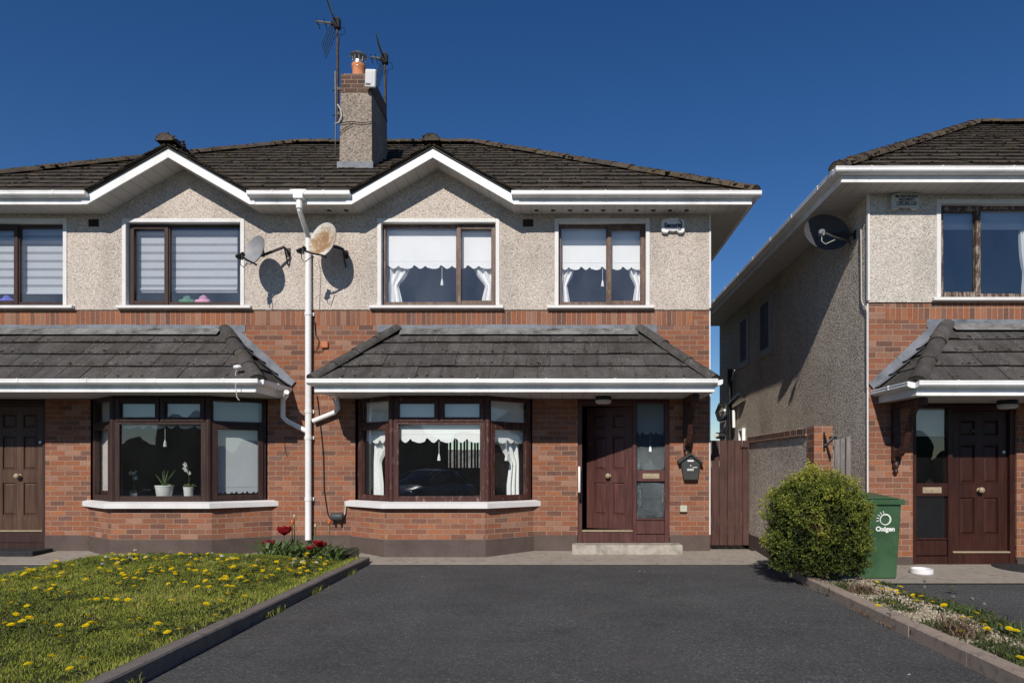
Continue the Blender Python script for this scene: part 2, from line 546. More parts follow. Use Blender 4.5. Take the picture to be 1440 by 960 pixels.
def thing(name, label, cat, loc, group=None):
    o = bpy.data.objects.new(name, None)
    o.empty_display_size = .2
    COL.objects.link(o)
    o.location = loc
    ORG[o.name] = Vector(loc)
    return tag(o, label, cat, group)


def lettering(text, size, M, mat, parent, extrude=.0015, name='lettering', align='CENTER', bold=0.0):
    cu = bpy.data.curves.new(name, 'FONT')
    cu.body = text
    cu.size = size
    cu.align_x = align
    cu.align_y = 'CENTER'
    cu.extrude = extrude
    cu.offset = bold
    cu.resolution_u = 4
    cu.materials.append(MAT[mat])
    tmp = bpy.data.objects.new(name, cu)
    COL.objects.link(tmp)
    bpy.context.view_layer.update()
    me = bpy.data.meshes.new_from_object(tmp.evaluated_get(bpy.context.evaluated_depsgraph_get()))
    bpy.data.objects.remove(tmp)
    bpy.data.curves.remove(cu)
    if not me.materials:
        me.materials.append(MAT[mat])
    o = bpy.data.objects.new(name, me)
    COL.objects.link(o)
    o.parent = parent
    o.matrix_local = Matrix.Translation(-ORG[parent.name]) @ M
    ORG[o.name] = Vector(M.translation)
    return o


def facing(loc, toward=(0, -1, 0)):
    """matrix that stands text up on a wall facing -y"""
    return Matrix.Translation(loc) @ Matrix.Rotation(R(90), 4, 'X')


def clip(poly, f):
    out = []
    n = len(poly)
    for i in range(n):
        a, b = poly[i], poly[(i + 1) % n]
        fa, fb = f(a), f(b)
        if fa >= 0:
            out.append(a)
        if (fa >= 0) != (fb >= 0):
            k = fa / (fa - fb)
            out.append((a[0] + (b[0] - a[0]) * k, a[1] + (b[1] - a[1]) * k))
    return out


def tiles(mb, O, U, V, poly, g=.32, w=.30, th=.034, bond=True, rough=1.0, seed=0):
    """lay interlocking tiles, each a thin slab rising to its lower edge, over a convex polygon of the plane O + uU + vV"""
    rnd = random.Random(seed)
    O, U, V = Vector(O), Vector(U).normalized(), Vector(V).normalized()
    N = U.cross(V).normalized()
    if N.z < 0:
        N = -N
    us = [p[0] for p in poly]
    vs = [p[1] for p in poly]
    mb.add([O + U * p[0] + V * p[1] - N * .02 for p in poly], [list(range(len(poly)))], .3)
    for k in range(math.floor(min(vs) / g), math.ceil(max(vs) / g)):
        row = clip(clip(poly, lambda p: p[1] - k * g), lambda p: (k + 1) * g + .004 - p[1])
        if len(row) < 3:
            continue
        off = .5 * w * (k % 2) if bond else 0
        j0 = math.floor((min(p[0] for p in row) - off) / w)
        j1 = math.ceil((max(p[0] for p in row) - off) / w)
        for j in range(j0, j1):
            a, b = j * w + off + .0025, (j + 1) * w + off - .0015
            cell = clip(clip(row, lambda p: p[0] - a), lambda p: b - p[0])
            if len(cell) < 3:
                continue
            tint = rnd.random()
            lift = rnd.uniform(-.004, .006) * rough
            tilt = rnd.uniform(-.004, .004) * rough
            sag = rnd.uniform(-.006, .006) * rough
            def P(p):
                fr = (p[1] - k * g) / g
                h = th * (1 - fr) + .003 + lift + tilt * ((p[0] - a) / w - .5)
                return O + U * p[0] + V * (p[1] + (sag if fr < .02 else 0)) + N * h
            top = [P(p) for p in cell]
            n = len(cell)
            bot = [q - N * (th * .9) for q in top]
            mb.add(top, [list(range(n))], .15 + .85 * tint)
            mb.add(top + bot, [[i, n + i, n + (i + 1) % n, (i + 1) % n] for i in range(n)], .0)  # edge faces take the darkest tint, a shadow line put into the colour
    return mb


def ridge_run(mb, p0, p1, r=.11, seg=.42, seed=0, n=7):
    """half-round ridge tiles lapped along a line"""
    rnd = random.Random(seed)
    p0, p1 = Vector(p0), Vector(p1)
    d = p1 - p0
    L = d.length
    d.normalize()
    side = d.cross(Vector((0, 0, 1))).normalized()
    up = side.cross(d)
    k = max(1, round(L / seg))
    for i in range(k):
        a = p0 + d * (L * i / k - .03)
        b = p0 + d * (L * (i + 1) / k + .012)
        ra, rb = r * 1.08, r * .93
        off = side * rnd.uniform(-.008, .008) + up * rnd.uniform(-.006, .006)
        pts = []
        for c, rr in ((a, ra), (b, rb)):
            for th in (0, .02):
                for j in range(n + 1):
                    an = math.pi * j / n
                    pts.append(c + off + side * math.cos(an) * (rr - th) + up * (math.sin(an) * (rr - th) * .8 - .02))
        m = n + 1
        fs = []
        for j in range(n):
            fs.append([j, j + 1, 2 * m + j + 1, 2 * m + j])
            fs.append([j, m + j, m + j + 1, j + 1])
            fs.append([2 * m + j, 2 * m + j + 1, 3 * m + j + 1, 3 * m + j])
        fs.append(list(range(m))[::-1]); fs.append([2 * m + j for j in range(m)])
        mb.add(pts, fs, .15 + .85 * rnd.random())
    return mb


def gutter(mb, p0, p1, out, z):
    """gutter from p0 to p1 (x, y), section pushed towards out (x, y unit)"""
    prof = [(.002, -.02), (.098, 0), (.110, -.003), (.113, -.016), (.107, -.021), (.110, -.050), (.098, -.064), (.070, -.076), (.030, -.080), (.002, -.080)]
    a = [(p0[0] + out[0] * o, p0[1] + out[1] * o, z + h) for o, h in prof]
    mb.prism(a, (p1[0] - p0[0], p1[1] - p0[1], 0))
    L = math.hypot(p1[0] - p0[0], p1[1] - p0[1])
    if L > .6:
        k = max(1, round(L / 1.0))
        for i in range(k):
            t = (i + .5) / k
            c = (p0[0] + (p1[0] - p0[0]) * t, p0[1] + (p1[1] - p0[1]) * t)
            e = ((p1[0] - p0[0]) / L * .022, (p1[1] - p0[1]) / L * .022)
            a = [(c[0] - e[0] / 2 + out[0] * (o + (.006 if o > .01 else 0)), c[1] - e[1] / 2 + out[1] * (o + (.006 if o > .01 else 0)), z + h * 1.06 + .004) for o, h in prof]
            mb.prism(a, (e[0], e[1], 0))
    return mb
# ------------------------------------------------------------------ house
XR, XP, XC = 2.21, -3.745, -1.85          # free corner, party line, gablet centre
DEPTH = 8.3
ZS, ZF, ZE = 5.015, 5.172, 5.185          # soffit, fascia top, tile edge
TM, TG = .63, .575                        # roof pitches


def wall_sheet(mb, x0, x1, z0, z1, y, holes):
    xs = sorted({x0, x1, *[h[i] for h in holes for i in (0, 1) if x0 < h[i] < x1]})
    zs = sorted({z0, z1, *[h[i] for h in holes for i in (2, 3) if z0 < h[i] < z1]})
    for a, b in zip(xs, xs[1:]):
        for c, d in zip(zs, zs[1:]):
            mx, mz = (a + b) / 2, (c + d) / 2
            if any(h[0] < mx < h[1] and h[2] < mz < h[3] for h in holes):
                continue
            mb.poly((a, y, c), (b, y, c), (b, y, d), (a, y, d))
    return mb


def ring(mb, x0, x1, z0, z1, y0, y1, w, wb=None, wt=None):
    wb, wt = wb or w, wt or w
    mb.box(x0, x0 + w, y0, y1, z0, z1)
    mb.box(x1 - w, x1, y0, y1, z0, z1)
    mb.box(x0 + w, x1 - w, y0 + .001, y1, z0, z0 + wb)
    mb.box(x0 + w, x1 - w, y0 + .001, y1, z1 - wt, z1)
    return mb


def panel(H, name, L, x0, x1, z0, z1, bars, panes, sashes, mat, glass, fw=.045, fb=None, sash_mat=None, label=None):
    """window of one flat opening; local frame L, outer face of the frame at y = 0"""
    def mk():
        b = MB(H['M']); b.L = L; return b
    m = ring(mk(), x0, x1, z0, z1, 0, .07, fw, fb)
    for b in bars:
        m.box(b[0], b[1], .002, .068, b[2], b[3])
    w = m.build(name, mat, H['root'], bevel=.004, label=label)
    for s in sashes:
        ring(mk(), s[0], s[1], s[2], s[3], -.016, .05, s[4], s[5] if len(s) > 5 else None).build('sash', sash_mat or mat, w, bevel=.005)
    for p in panes:
        mk().poly((p[0], .03, p[2]), (p[1], .03, p[2]), (p[1], .03, p[3]), (p[0], .03, p[3])).build('pane', glass, w)
    return w


def dash_window(H, x0, x1, z0, z1, split, sash_right, mat, sash_mat):
    y = .062
    L = Matrix.Translation((0, y, 0))
    a, b = x0 + .04, x1 - .04
    if sash_right:
        bars = [(split - .03, split + .03, z0 + .06, z1 - .04)]
        sash = (split - .012, x1 - .012, z0 + .022, z1 - .012, .062, .066)
        panes = [(x0 + .03, split - .02, z0 + .05, z1 - .03), (split + .03, x1 - .06, z0 + .07, z1 - .06)]
    w = panel(H, 'window', L, x0, x1, z0, z1, bars, panes, [sash], mat, H.get('upglass', 'glass_upper'), .042, .07, sash_mat)
    s = MB(H['M'])
    t = .058
    s.box(x0 - t, x0, -.034, .10, z0, z1 + t)
    s.box(x1, x1 + t, -.034, .10, z0, z1 + t)
    s.box(x0, x1, -.033, .10, z1, z1 + t)
    s.build('surround', 'white_paint', w, bevel=.004)
    s = MB(H['M'])
    s.prism([(x0 - .17, .1, z0), (x0 - .17, -.075, z0 - .012), (x0 - .17, -.085, z0 - .02), (x0 - .17, -.085, z0 - .055), (x0 - .17, .1, z0 - .06)], (x1 - x0 + .29, 0, 0))
    s.build('sill', 'white_paint', w, bevel=.004)
    return w


BAY_BRICK = [(-3.16, 0), (-2.516, -.5), (-1.088, -.5), (-.42, 0)]
BAY_WIN = [(-3.07, .03), (-2.437, -.45), (-1.065, -.45), (-.45, .03)]
BAY_SILL = [(-3.25, .0), (-2.535, -.6), (-1.045, -.6), (-.315, .0)]


def bay(H):
    ms = H['frame_bay']
    bw = MB(H['M'])
    for a, b in zip(BAY_BRICK, BAY_BRICK[1:]):
        bw.poly((a[0], a[1], .2), (b[0], b[1], .2), (b[0], b[1], .69), (a[0], a[1], .69))
    root_part = bw.build('bay_wall', H['brick'], H['root'])
    pl = MB(H['M'])
    q = [(-3.176, -.004), (-2.522, -.515), (-1.082, -.515), (-.404, -.004)]
    for a, b in zip(q, q[1:]):
        pl.poly((a[0], a[1], -.25), (b[0], b[1], -.25), (b[0], b[1], .22), (a[0], a[1], .22))
    pl.poly(*[(x, y, .22) for x, y in q])
    pl.build('bay_plinth', 'plinth_paint', root_part)
    # front panel
    x0, x1 = BAY_WIN[1][0], BAY_WIN[2][0]
    L = Matrix.Translation((0, -.45, 0))
    xm = (x0 + x1) / 2
    z0, z1 = .752, 2.262
    fr = panel(H, 'bay_window', L, x0, x1, z0, z1,
               [(x0 + .05, x1 - .05, 1.858, 1.897), (xm - .025, xm + .025, 1.897, z1 - .04)],
               [(x0 + .09, x1 - .09, z0 + .07, 1.865), (x0 + .1, xm - .05, 1.95, z1 - .06), (xm + .05, x1 - .1, 1.95, z1 - .06)],
               [(x0 + .05, xm - .008, 1.9, z1 - .02, .062), (xm + .008, x1 - .05, 1.9, z1 - .02, .062)], ms, 'glass', .105, .082, label=None)
    # side panels
    for a, b, nm in ((BAY_WIN[0], BAY_WIN[1], 0), (BAY_WIN[2], BAY_WIN[3], 1)):
        A, B = Vector((*a, 0)), Vector((*b, 0))
        d = (B - A)
        w = d.length
        L = Matrix.Translation(A) @ Matrix.Rotation(math.atan2(d.y, d.x), 4, 'Z')
        lo = .055
        panel(H, 'bay_window', L, .012, w - .012, z0, z1, [(.05, w - .05, 1.858, 1.91)],
              [(.06, w - .06, 1.92, z1 - .05), (.1, w - .1, z0 + .1, 1.85)],
              [(lo, w - lo, z0 + .025, 1.862, .068)], ms, 'glass', .055, .05)
    for (x, y) in BAY_WIN[1:3]:
        s = MB(H['M'])
        s.tube([(x, y + .02, z0), (x, y + .02, z1)], .042, 10)
        s.build('corner_post', ms, fr)
    s = MB(H['M'])
    top = [(-3.2, .02, .757), (-2.5, -.52, .757), (-1.07, -.52, .757), (-.36, .02, .757)]
    lip = [(x, y, .738) for x, y in BAY_SILL]
    low = [(x, y, .668) for x, y in BAY_SILL]
    inn = [(-3.07, .1, .757), (-.45, .1, .757)]
    for r0, r1 in ((lip, top), (low, lip)):
        for i in range(3):
            s.poly(r0[i], r0[i + 1], r1[i + 1], r1[i])
    s.poly(*top, inn[1], inn[0])
    s.poly(*low[::-1])
    s.poly(low[0], lip[0], top[0], (-3.2, .02, .668))
    s.poly(low[3], (-.36, .02, .668), top[3], lip[3])
    s.build('sill', 'white_paint', fr)
    # inside ledge
    MB(H['M']).box(-3.0, -.5, .03, .25, .70, .75).build('window_board', 'white_paint', fr)
    return fr


def six_panel_leaf(mb, w, z0, z1, y=0.0, th=.045):
    """six raised panels in stiles and rails, x from -w to 0"""
    st, mid = .115, .10
    rows = [(z0 + .21, z0 + .72), (z0 + .90, z0 + 1.42), (z0 + 1.53, z1 - .115)]
    xs = [(-w + st, -w / 2 - mid / 2), (-w / 2 + mid / 2, -st)]
    mb.box(-w, 0, y + .016, y + th, z0, z1)
    mb.box(-w, -w + st, y, y + .017, z0, z1)
    mb.box(-st, 0, y, y + .017, z0, z1)
    mb.box(-w / 2 - mid / 2, -w / 2 + mid / 2, y, y + .017, z0, z1)
    cuts = [z0] + [v for r in rows for v in r] + [z1]
    for i in range(0, len(cuts), 2):
        for a, b in xs:
            mb.box(a, b, y + .0005, y + .017, cuts[i], cuts[i + 1])
    for r in rows:
        for a, b in xs:
            g, e = .018, .045
            o = [(a + g, y + .016, r[0] + g), (b - g, y + .016, r[0] + g), (b - g, y + .016, r[1] - g), (a + g, y + .016, r[1] - g)]
            i_ = [(a + e, y + .002, r[0] + e), (b - e, y + .002, r[0] + e), (b - e, y + .002, r[1] - e), (a + e, y + .002, r[1] - e)]
            mb.add(o + i_, [[0, 1, 5, 4], [1, 2, 6, 5], [2, 3, 7, 6], [3, 0, 4, 7], [4, 5, 6, 7]])
            # bolection bead
            mb.box(a, b, y - .004, y + .012, r[0] - .004, r[0] + .012)
            mb.box(a, b, y - .004, y + .012, r[1] - .012, r[1] + .004)
            mb.box(a, a + .012, y - .0035, y + .012, r[0], r[1])
            mb.box(b - .012, b, y - .0035, y + .012, r[0], r[1])
    return mb


def front_door(H):
    dm = H['door']
    fm = H['doorframe']
    y = .03
    zb, zt = .0, 2.262
    f = MB(H['M'])
    f.box(.238, .305, y, y + .12, zb, zt)             # left jamb
    f.box(1.064, 1.124, y, y + .12, zb, zt)           # mullion
    f.box(1.548, 1.613, y, y + .12, zb, zt)           # right jamb
    f.box(.305, 1.064, y + .002, y + .12, 2.17, zt)
    f.box(1.124, 1.548, y + .002, y + .12, 2.205, zt)
    f.box(.305, 1.064, y + .012, y + .11, zb, .282)   # riser under the threshold
    f.box(1.124, 1.548, y + .014, y + .1, zb, .235)
    f.box(1.124, 1.548, y + .03, y + .09, .245, .455)
    f.box(1.124, 1.548, y + .010, y + .1, .455, .478)
    f.box(1.124, 1.548, y + .008, y + .1, 1.035, 1.205)
    fr = f.build('door_frame', fm, H['root'], bevel=.004)
    MB(H['M']).box(.305, 1.064, y - .004, y + .11, .283, .302).build('threshold', 'pale_brass', fr)
    g = MB(H['M'])
    g.poly((1.124, y + .05, 1.205), (1.548, y + .05, 1.205), (1.548, y + .05, 2.205), (1.124, y + .05, 2.205))
    g.build('sidelight_pane', H['sideglass'], fr)
    g = MB(H['M'])
    g.poly((1.124, y + .05, .478), (1.548, y + .05, .478), (1.548, y + .05, 1.035), (1.124, y + .05, 1.035))
    g.build('sidelight_pane', H['sideglass'], fr)
    lp = MB(H['M']).box(1.215, 1.465, y - .004, y + .02, 1.075, 1.155)
    lp.box(1.24, 1.44, y - .010, y + .02, 1.095, 1.135)
    lp.build('letter_plate', 'pale_brass', fr, bevel=.003)
    L = Matrix.Translation((1.064, y + .05, 0)) @ Matrix.Rotation(-R(H['ajar']), 4, 'Z')
    d = MB(H['M']); d.L = L
    six_panel_leaf(d, .757, .304, 2.168)
    leaf = d.build('front_door', dm, H['root'], bevel=.002)
    k = MB(H['M']); k.L = L @ Matrix.Translation((-.378, 0, 1.115)) @ Matrix.Rotation(R(90), 4, 'X')
    k.lathe([(.0, .085), (.022, .084), (.037, .072), (.041, .055), (.034, .04), (.014, .03), (.012, .008), (.032, .004), (.033, -.005)], 18)
    k.build('knob', 'pale_brass', leaf, smooth='auto')
    k = MB(H['M']); k.L = L @ Matrix.Translation((-.70, 0, 1.62)) @ Matrix.Rotation(R(90), 4, 'X')
    k.lathe([(.0, .02), (.022, .018), (.026, -.004)], 14)
    k.build('lock', 'steel', leaf, smooth='auto')
    if H.get('plate'):
        MB(H['M']).box(.60, .80, y + .038, y + .05, 1.88, 1.93).build('number_plate', 'dark_metal', leaf)
    return leaf


def corbel(H, x):
    """curved timber bracket: wall post with a turned drop, S-shaped brace up to the soffit"""
    m = MB(H['M'])
    m.box(x - .045, x + .045, -.085, -.004, 1.50, 2.262)
    m.box(x - .045, x + .045, -.74, -.085, 2.18, 2.262)
    path = []
    for i in range(13):
        t = i / 12
        yy = -.085 - .57 * t
        zz = 1.60 + .60 * t + .10 * math.sin(t * 2 * math.pi) * -1
        path.append((x, yy, zz))
    for i in range(12):
        a, b = path[i], path[i + 1]
        m.prism([(x - .036, a[1], a[2] - .045), (x - .036, b[1], b[2] - .045), (x - .036, b[1], b[2] + .045), (x - .036, a[1], a[2] + .045)], (.072, 0, 0))
    m.lathe([(.0, -.17), (.018, -.165), (.033, -.14), (.028, -.115), (.018, -.105), (.036, -.085), (.040, -.05), (.032, -.02), (.03, 0)], 12, (x, -.045, 1.50))
    return m.build('bracket', 'bracket_wood', H['root'], bevel=.004)


def canopy(H):
    YE, ZEC = -.985, 2.425
    zt, xl, xr = 3.275, -3.40, 2.09
    tl, tr = -2.46, 1.17
    root = H['root']
    V = Vector((0, -YE, zt - ZEC)); sl = V.length
    m = MB(H['M'])
    tiles(m, (0, YE, ZEC), (1, 0, 0), V, [(xl, 0), (xr, 0), (tr, sl), (tl, sl)], .32, .33, .024, True, 1.0, H['seed'])
    for s, xe, xt in ((0, xl, tl), (1, xr, tr)):
        Vs = Vector((xt - xe, 0, zt - ZEC))
        tiles(m, (xe, 0, ZEC), (0, 1, 0), Vs, [(YE, 0), (0, 0), (0, Vs.length)], .32, .33, .024, True, 1.0, H['seed'] + 5 + s)
    c = m.build('canopy', 'tile_grey', root)
    h = MB(H['M'])
    ridge_run(h, (xl + .03, YE + .03, ZEC + .03), (tl, 0, zt + .045), .105, .45, H['seed'])
    h.build('hip_tile', 'tile_grey', c, smooth='auto')
    h = MB(H['M'])
    ridge_run(h, (xr - .03, YE + .03, ZEC + .03), (tr, 0, zt + .045), .105, .45, H['seed'] + 1)
    h.build('hip_tile', 'tile_grey', c, smooth='auto')
    # lead: strip on the wall, apron on the tiles, stepped side pieces
    f = MB(H['M'])
    ap = MB(H['M'])
    n = 5
    for i in range(n):
        a, b = -2.76 + (1.40 + 2.76) * i / n, -2.76 + (1.40 + 2.76) * (i + 1) / n + .03
        f.box(a, b, -.012 - .002 * (i % 2), -.003, 3.265, 3.37 + .004 * (i % 3))
    for i in range(4):
        a, b = tl + .06 + (tr - tl - .12) * i / 4, tl + .06 + (tr - tl - .12) * (i + 1) / 4 + .02
        e = .002 * (i % 2)
        ap.poly((a, -.018, 3.318 + e), (b, -.018, 3.318 + e), (b, -.155, 3.205 + e), (a, -.155, 3.205 + e))
    for xe, xt, sg in ((xl, tl, 1), (xr, tr, -1)):
        for i in range(5):
            t0, t1 = i / 5, min(.97, (i + 1.06) / 5)
            xa, xb = xe + (xt - xe) * t0, xe + (xt - xe) * t1
            za, zb = ZEC + (zt - ZEC) * t0, ZEC + (zt - ZEC) * t1
            e = .005 * (5 - i)
            f.prism([(xa - sg * .05, -.012 - e, za + .02), (xb, -.012 - e, zb + .03), (xb - sg * .09, -.012 - e, zb + .13), (xa - sg * .12, -.012 - e, za + .10)], (0, .008, 0))
            f.poly((xa - sg * .05, -.012 - e, za + .045), (xb, -.012 - e, zb + .05), (xb, -.14 - e, zb + .05), (xa - sg * .05, -.14 - e, za + .045))
    f.build('flashing', 'lead', c)
    ap.build('apron', 'apron_lead', c)
    mo = MB(H['M'])
    rnd = random.Random(H['seed'] + 77)
    for _ in range(230):
        row = rnd.choice((.32, .32, .64, .64, .96, .02))
        u = rnd.uniform(xl + .2 + row * .7, xr - .2 - row * .7)
        if rnd.random() < .6:
            u = round(u / .165) * .165 + rnd.gauss(0, .012)
        q = row + abs(rnd.gauss(0, .03))
        mo.blob((u, YE + q * (-YE) / sl, ZEC + q * (zt - ZEC) / sl + .035), rnd.uniform(.007, .017), 1, .45, (1.5, 1.2, .6), rnd.uniform(.1, .5))
    mo.build('moss', 'ridge_moss', c, kind='stuff')
    fa = MB(H['M'])
    fa.box(xl + .05, xr - .02, -.95, -.925, 2.266, 2.42)
    fa.box(xl + .05, xl + .075, -.925, -.002, 2.266, 2.42)
    fa.box(xr - .045, xr - .02, -.925, -.002, 2.266, 2.42)
    fa.build('fascia', 'white_upvc', c, bevel=.003)
    fa = MB(H['M'])
    fa.box(xl + .06, xr - .03, -.956, -.95, 2.266, 2.298)
    fa.build('drip_trim', 'white_upvc', c)
    sf = MB(H['M'])
    sf.poly((xl + .06, -.94, 2.27), (xr - .03, -.94, 2.27), (xr - .03, -.002, 2.27), (xl + .06, -.002, 2.27))
    sf.build('soffit', 'soffit', c)
    for p0, p1, out in (((xl - .02, -.95), (xr + .0, -.95), (0, -1)), ((xl + .05, -.96), (xl + .05, -.01), (-1, 0)), ((xr - .02, -.96), (xr - .02, -.01), (1, 0))):
        gutter(MB(H['M']), p0, p1, out, 2.435).build('gutter', 'white_upvc', c)
    return c


def house(H):
    M, root = H['M'], H['root']
    dash, brick = H['dash'], H['brick']
    W1 = (-2.694, -.987, 3.663, 4.897)
    W2 = (-.048, 1.255, 3.663, 4.897)
    # upper wall with its gablet
    m = MB(M)
    wall_sheet(m, XP, XR, 3.597, ZS + .03, -.02, [(W1[0], W1[1], W1[2] - .05, W1[3]), (W2[0], W2[1], W2[2] - .05, W2[3])])
    m.poly((XC - 1.14, -.02, ZS + .03), (XC + 1.14, -.02, ZS + .03), (XC, -.02, ZS + .03 + 1.14 * TG + .03))
    m.poly((XP, -.02, 3.597), (XP, .02, 3.597), (XR, .02, 3.597), (XR, -.02, 3.597))
    m.build('dash_wall', dash, root)
    # brick storey
    m = MB(M)
    wall_sheet(m, XP, XR, .2, 3.365, 0, [(-3.09, -.44, .0, 2.264), (.238, 1.613, 0, 2.264)])
    wall_sheet(m, XR - .23, XR, 3.365, 3.60, 0, [])
    for a in (.238, 1.613):                                # returns of the doorway
        m.poly((a, 0, .2), (a, .12, .2), (a, .12, 2.264), (a, 0, 2.264))
    m.build('brick_wall', brick, root)
    m = MB(M)
    wall_sheet(m, XP, XR - .23, 3.365, 3.60, 0, [])
    m.build('soldier_course', 'soldier_brick', root)
    for a, b in ((XP, -3.15), (-.43, .235), (1.616, XR + .004)):
        MB(M).box(a, b, -.016, .05, -.25, .233).build('plinth', 'plinth_paint', root, bevel=.004)
    # side wall, back, party wall, inside
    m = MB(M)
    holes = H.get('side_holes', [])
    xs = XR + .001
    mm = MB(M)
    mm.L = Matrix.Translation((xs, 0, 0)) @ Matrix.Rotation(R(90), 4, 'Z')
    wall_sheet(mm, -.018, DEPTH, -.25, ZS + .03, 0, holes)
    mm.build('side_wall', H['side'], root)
    m = MB(M)
    wall_sheet(m, XP, XR, -.25, ZS + .03, DEPTH, H.get('back_holes', []))
    m.build('rear_wall', H['side'], root)
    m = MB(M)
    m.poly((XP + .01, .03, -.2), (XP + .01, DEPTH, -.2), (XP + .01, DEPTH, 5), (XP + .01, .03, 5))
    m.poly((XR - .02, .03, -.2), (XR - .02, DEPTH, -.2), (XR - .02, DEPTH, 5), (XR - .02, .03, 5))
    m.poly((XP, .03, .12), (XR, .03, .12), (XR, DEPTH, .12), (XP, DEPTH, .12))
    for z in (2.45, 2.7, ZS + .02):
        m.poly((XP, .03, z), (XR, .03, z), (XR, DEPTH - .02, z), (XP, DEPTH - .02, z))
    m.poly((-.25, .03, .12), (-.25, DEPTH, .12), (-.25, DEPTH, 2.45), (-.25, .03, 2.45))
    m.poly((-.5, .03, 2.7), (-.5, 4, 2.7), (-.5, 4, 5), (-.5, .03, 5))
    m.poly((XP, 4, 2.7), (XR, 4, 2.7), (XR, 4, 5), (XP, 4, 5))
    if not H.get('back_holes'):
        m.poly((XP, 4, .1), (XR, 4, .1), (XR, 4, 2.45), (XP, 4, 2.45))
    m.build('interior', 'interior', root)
    # corner bead
    m = MB(M)
    m.box(XR - .012, XR + .014, -.036, .01, 3.62, ZS)
    m.box(XR - .006, XR + .012, -.012, .01, .24, 3.58)
    m.build('corner_bead', 'white_paint', root)
    # windows
    dash_window(H, *W1, -1.563, True, H['frame'], H['sash'])
    dash_window(H, *W2, .70, True, H['frame'], H['sash'])
    bay(H)
    front_door(H)
    canopy(H)
    corbel(H, 1.86)
    # ---- roof
    XE = XR + .58                                   # eave past the free corner
    YE = -.42
    YR = YE + (DEPTH + .84) / 2
    run = YR - YE
    zr = ZE + TM * run
    V = Vector((0, run, TM * run)); sl = V.length
    k = sl / run                                     # slope metres per plan metre
    gz, gw = 5.865, (5.865 - ZE) / TG
    yv = (gz - ZE) / TM                              # plan depth of the valley head
    m = MB(M)
    O = (0, YE, ZE)
    xr_ = XE - run
    pieces = [[(XP, 0), (XC - gw, 0), (XC - gw, sl), (XP, sl)],
              [(XC - gw, 0), (XC, yv * k), (XC, sl), (XC - gw, sl)]]
    if xr_ > XC:
        pieces += [[(XC, yv * k), (XC + gw, 0), (XC + gw, (XE - XC - gw) * k), (xr_, sl), (XC, sl)]]
    else:
        pieces += [[(XC, yv * k), (XC + gw, 0), (XC + gw, (XE - XC - gw) * k), (XC, sl * .999)]]
    pieces += [[(XC + gw, 0), (XE, 0), (XC + gw, (XE - XC - gw) * k)]]
    for i, p in enumerate(pieces):
        tiles(m, O, (1, 0, 0), V, p, .335, .30, .022, False, .8, H['seed'] + 20 + i)
    # free side and back
    Vs = Vector((-run, 0, TM * run))
    tiles(m, (XE, 0, ZE), (0, 1, 0), Vs, [(YE, 0), (DEPTH + .42, 0), (YR, sl)], .335, .30, .022, False, .8, H['seed'] + 30)
    m.poly((XP, DEPTH + .42, ZE), (XE, DEPTH + .42, ZE), (xr_, YR, zr), (XP, YR, zr))
    # gablet slopes
    for sg in (-1, 1):
        Vg = Vector((-sg * gw, 0, gz - ZE))
        tiles(m, (XC + sg * gw, 0, ZE), (0, 1, 0), Vg, [(YE - .055, 0), (YE + .0, 0), (YE + yv, Vg.length), (YE - .055, Vg.length)], .335, .30, .022, False, .8, H['seed'] + 40 + sg)
    roof = m.build('roof', 'tile', root)
    m = MB(M)
    ridge_run(m, (XP, YR, zr + .03), (xr_, YR, zr + .03), .12, .42, H['seed'])
    ridge_run(m, (XE - .02, YE + .02, ZE + .03), (xr_, YR, zr + .03), .115, .42, H['seed'] + 2)
    ridge_run(m, (XE - .02, DEPTH + .4, ZE + .03), (xr_, YR, zr + .03), .115, .42, H['seed'] + 3)
    m.build('ridge_tiles', 'ridge_moss', roof, smooth='auto')
    m = MB(M)
    ridge_run(m, (XC, YE - .07, gz + .035), (XC, YE + yv, gz + .03), .125, .42, H['seed'])
    m.build('gablet_ridge', 'ridge_moss', roof, smooth='auto')
    # cushions of moss on the ridge and hips
    m = MB(M)
    rnd = random.Random(H['seed'])
    for _ in range(520):
        if rnd.random() < .62:
            t = rnd.random()
            p = Vector((XE, YE, ZE + .088)).lerp(Vector((xr_, YR, zr + .088)), t)
            e = rnd.gauss(0, .045); p += Vector((e, e, -abs(e) * .55))
        else:
            e = rnd.gauss(-.02, .05); p = Vector((rnd.uniform(XP, xr_), YR + e, zr + .088 - abs(e) * .7))
        m.blob(p, rnd.uniform(.014, .034), 1, .35, (1.35, 1.35, .55), rnd.random())
    for _ in range(500):
        u = rnd.uniform(XP, XE - .3)
        v = rnd.random() ** .8
        yy = YE + run * v
        if abs(u - XC) < gw and yy < YE + yv * (1 - abs(u - XC) / gw) + .05:
            continue
        if u > XE - (yy - YE) - .1:
            continue
        kk = round((yy - YE) * k / .335) * .335 / k
        m.blob((u, YE + kk, ZE + TM * kk + .035), rnd.uniform(.008, .022), 1, .4, (1.6, 1, .5), rnd.random())
    for _ in range(40):
        m.blob((XC + rnd.gauss(0, .06), YE + rnd.uniform(-.1, .3), gz + .10 + rnd.uniform(-.03, .02)), rnd.uniform(.012, .03), 1, .4, (1.3, 1, .7), rnd.random())
    for sg in (-1, 1):
        for _ in range(26):
            t = rnd.random()
            m.blob((XC + sg * gw * t, YE - .03, gz + .035 - (gz - ZE) * t), rnd.uniform(.008, .018), 1, .4, (1.3, 1, .6), rnd.random())
    m.build('moss', 'ridge_moss', roof, kind='stuff')
    # dark verge under the gablet tiles
    m = MB(M)
    for sg in (-1, 1):
        m.prism([(XC, YE - .03, gz - .004), (XC + sg * (gw + .01), YE - .03, ZE - .004), (XC + sg * (gw + .01), YE - .03, ZE - .045), (XC, YE - .03, gz - .05)], (0, .06, 0))
    m.build('verge', 'dark_metal', roof)
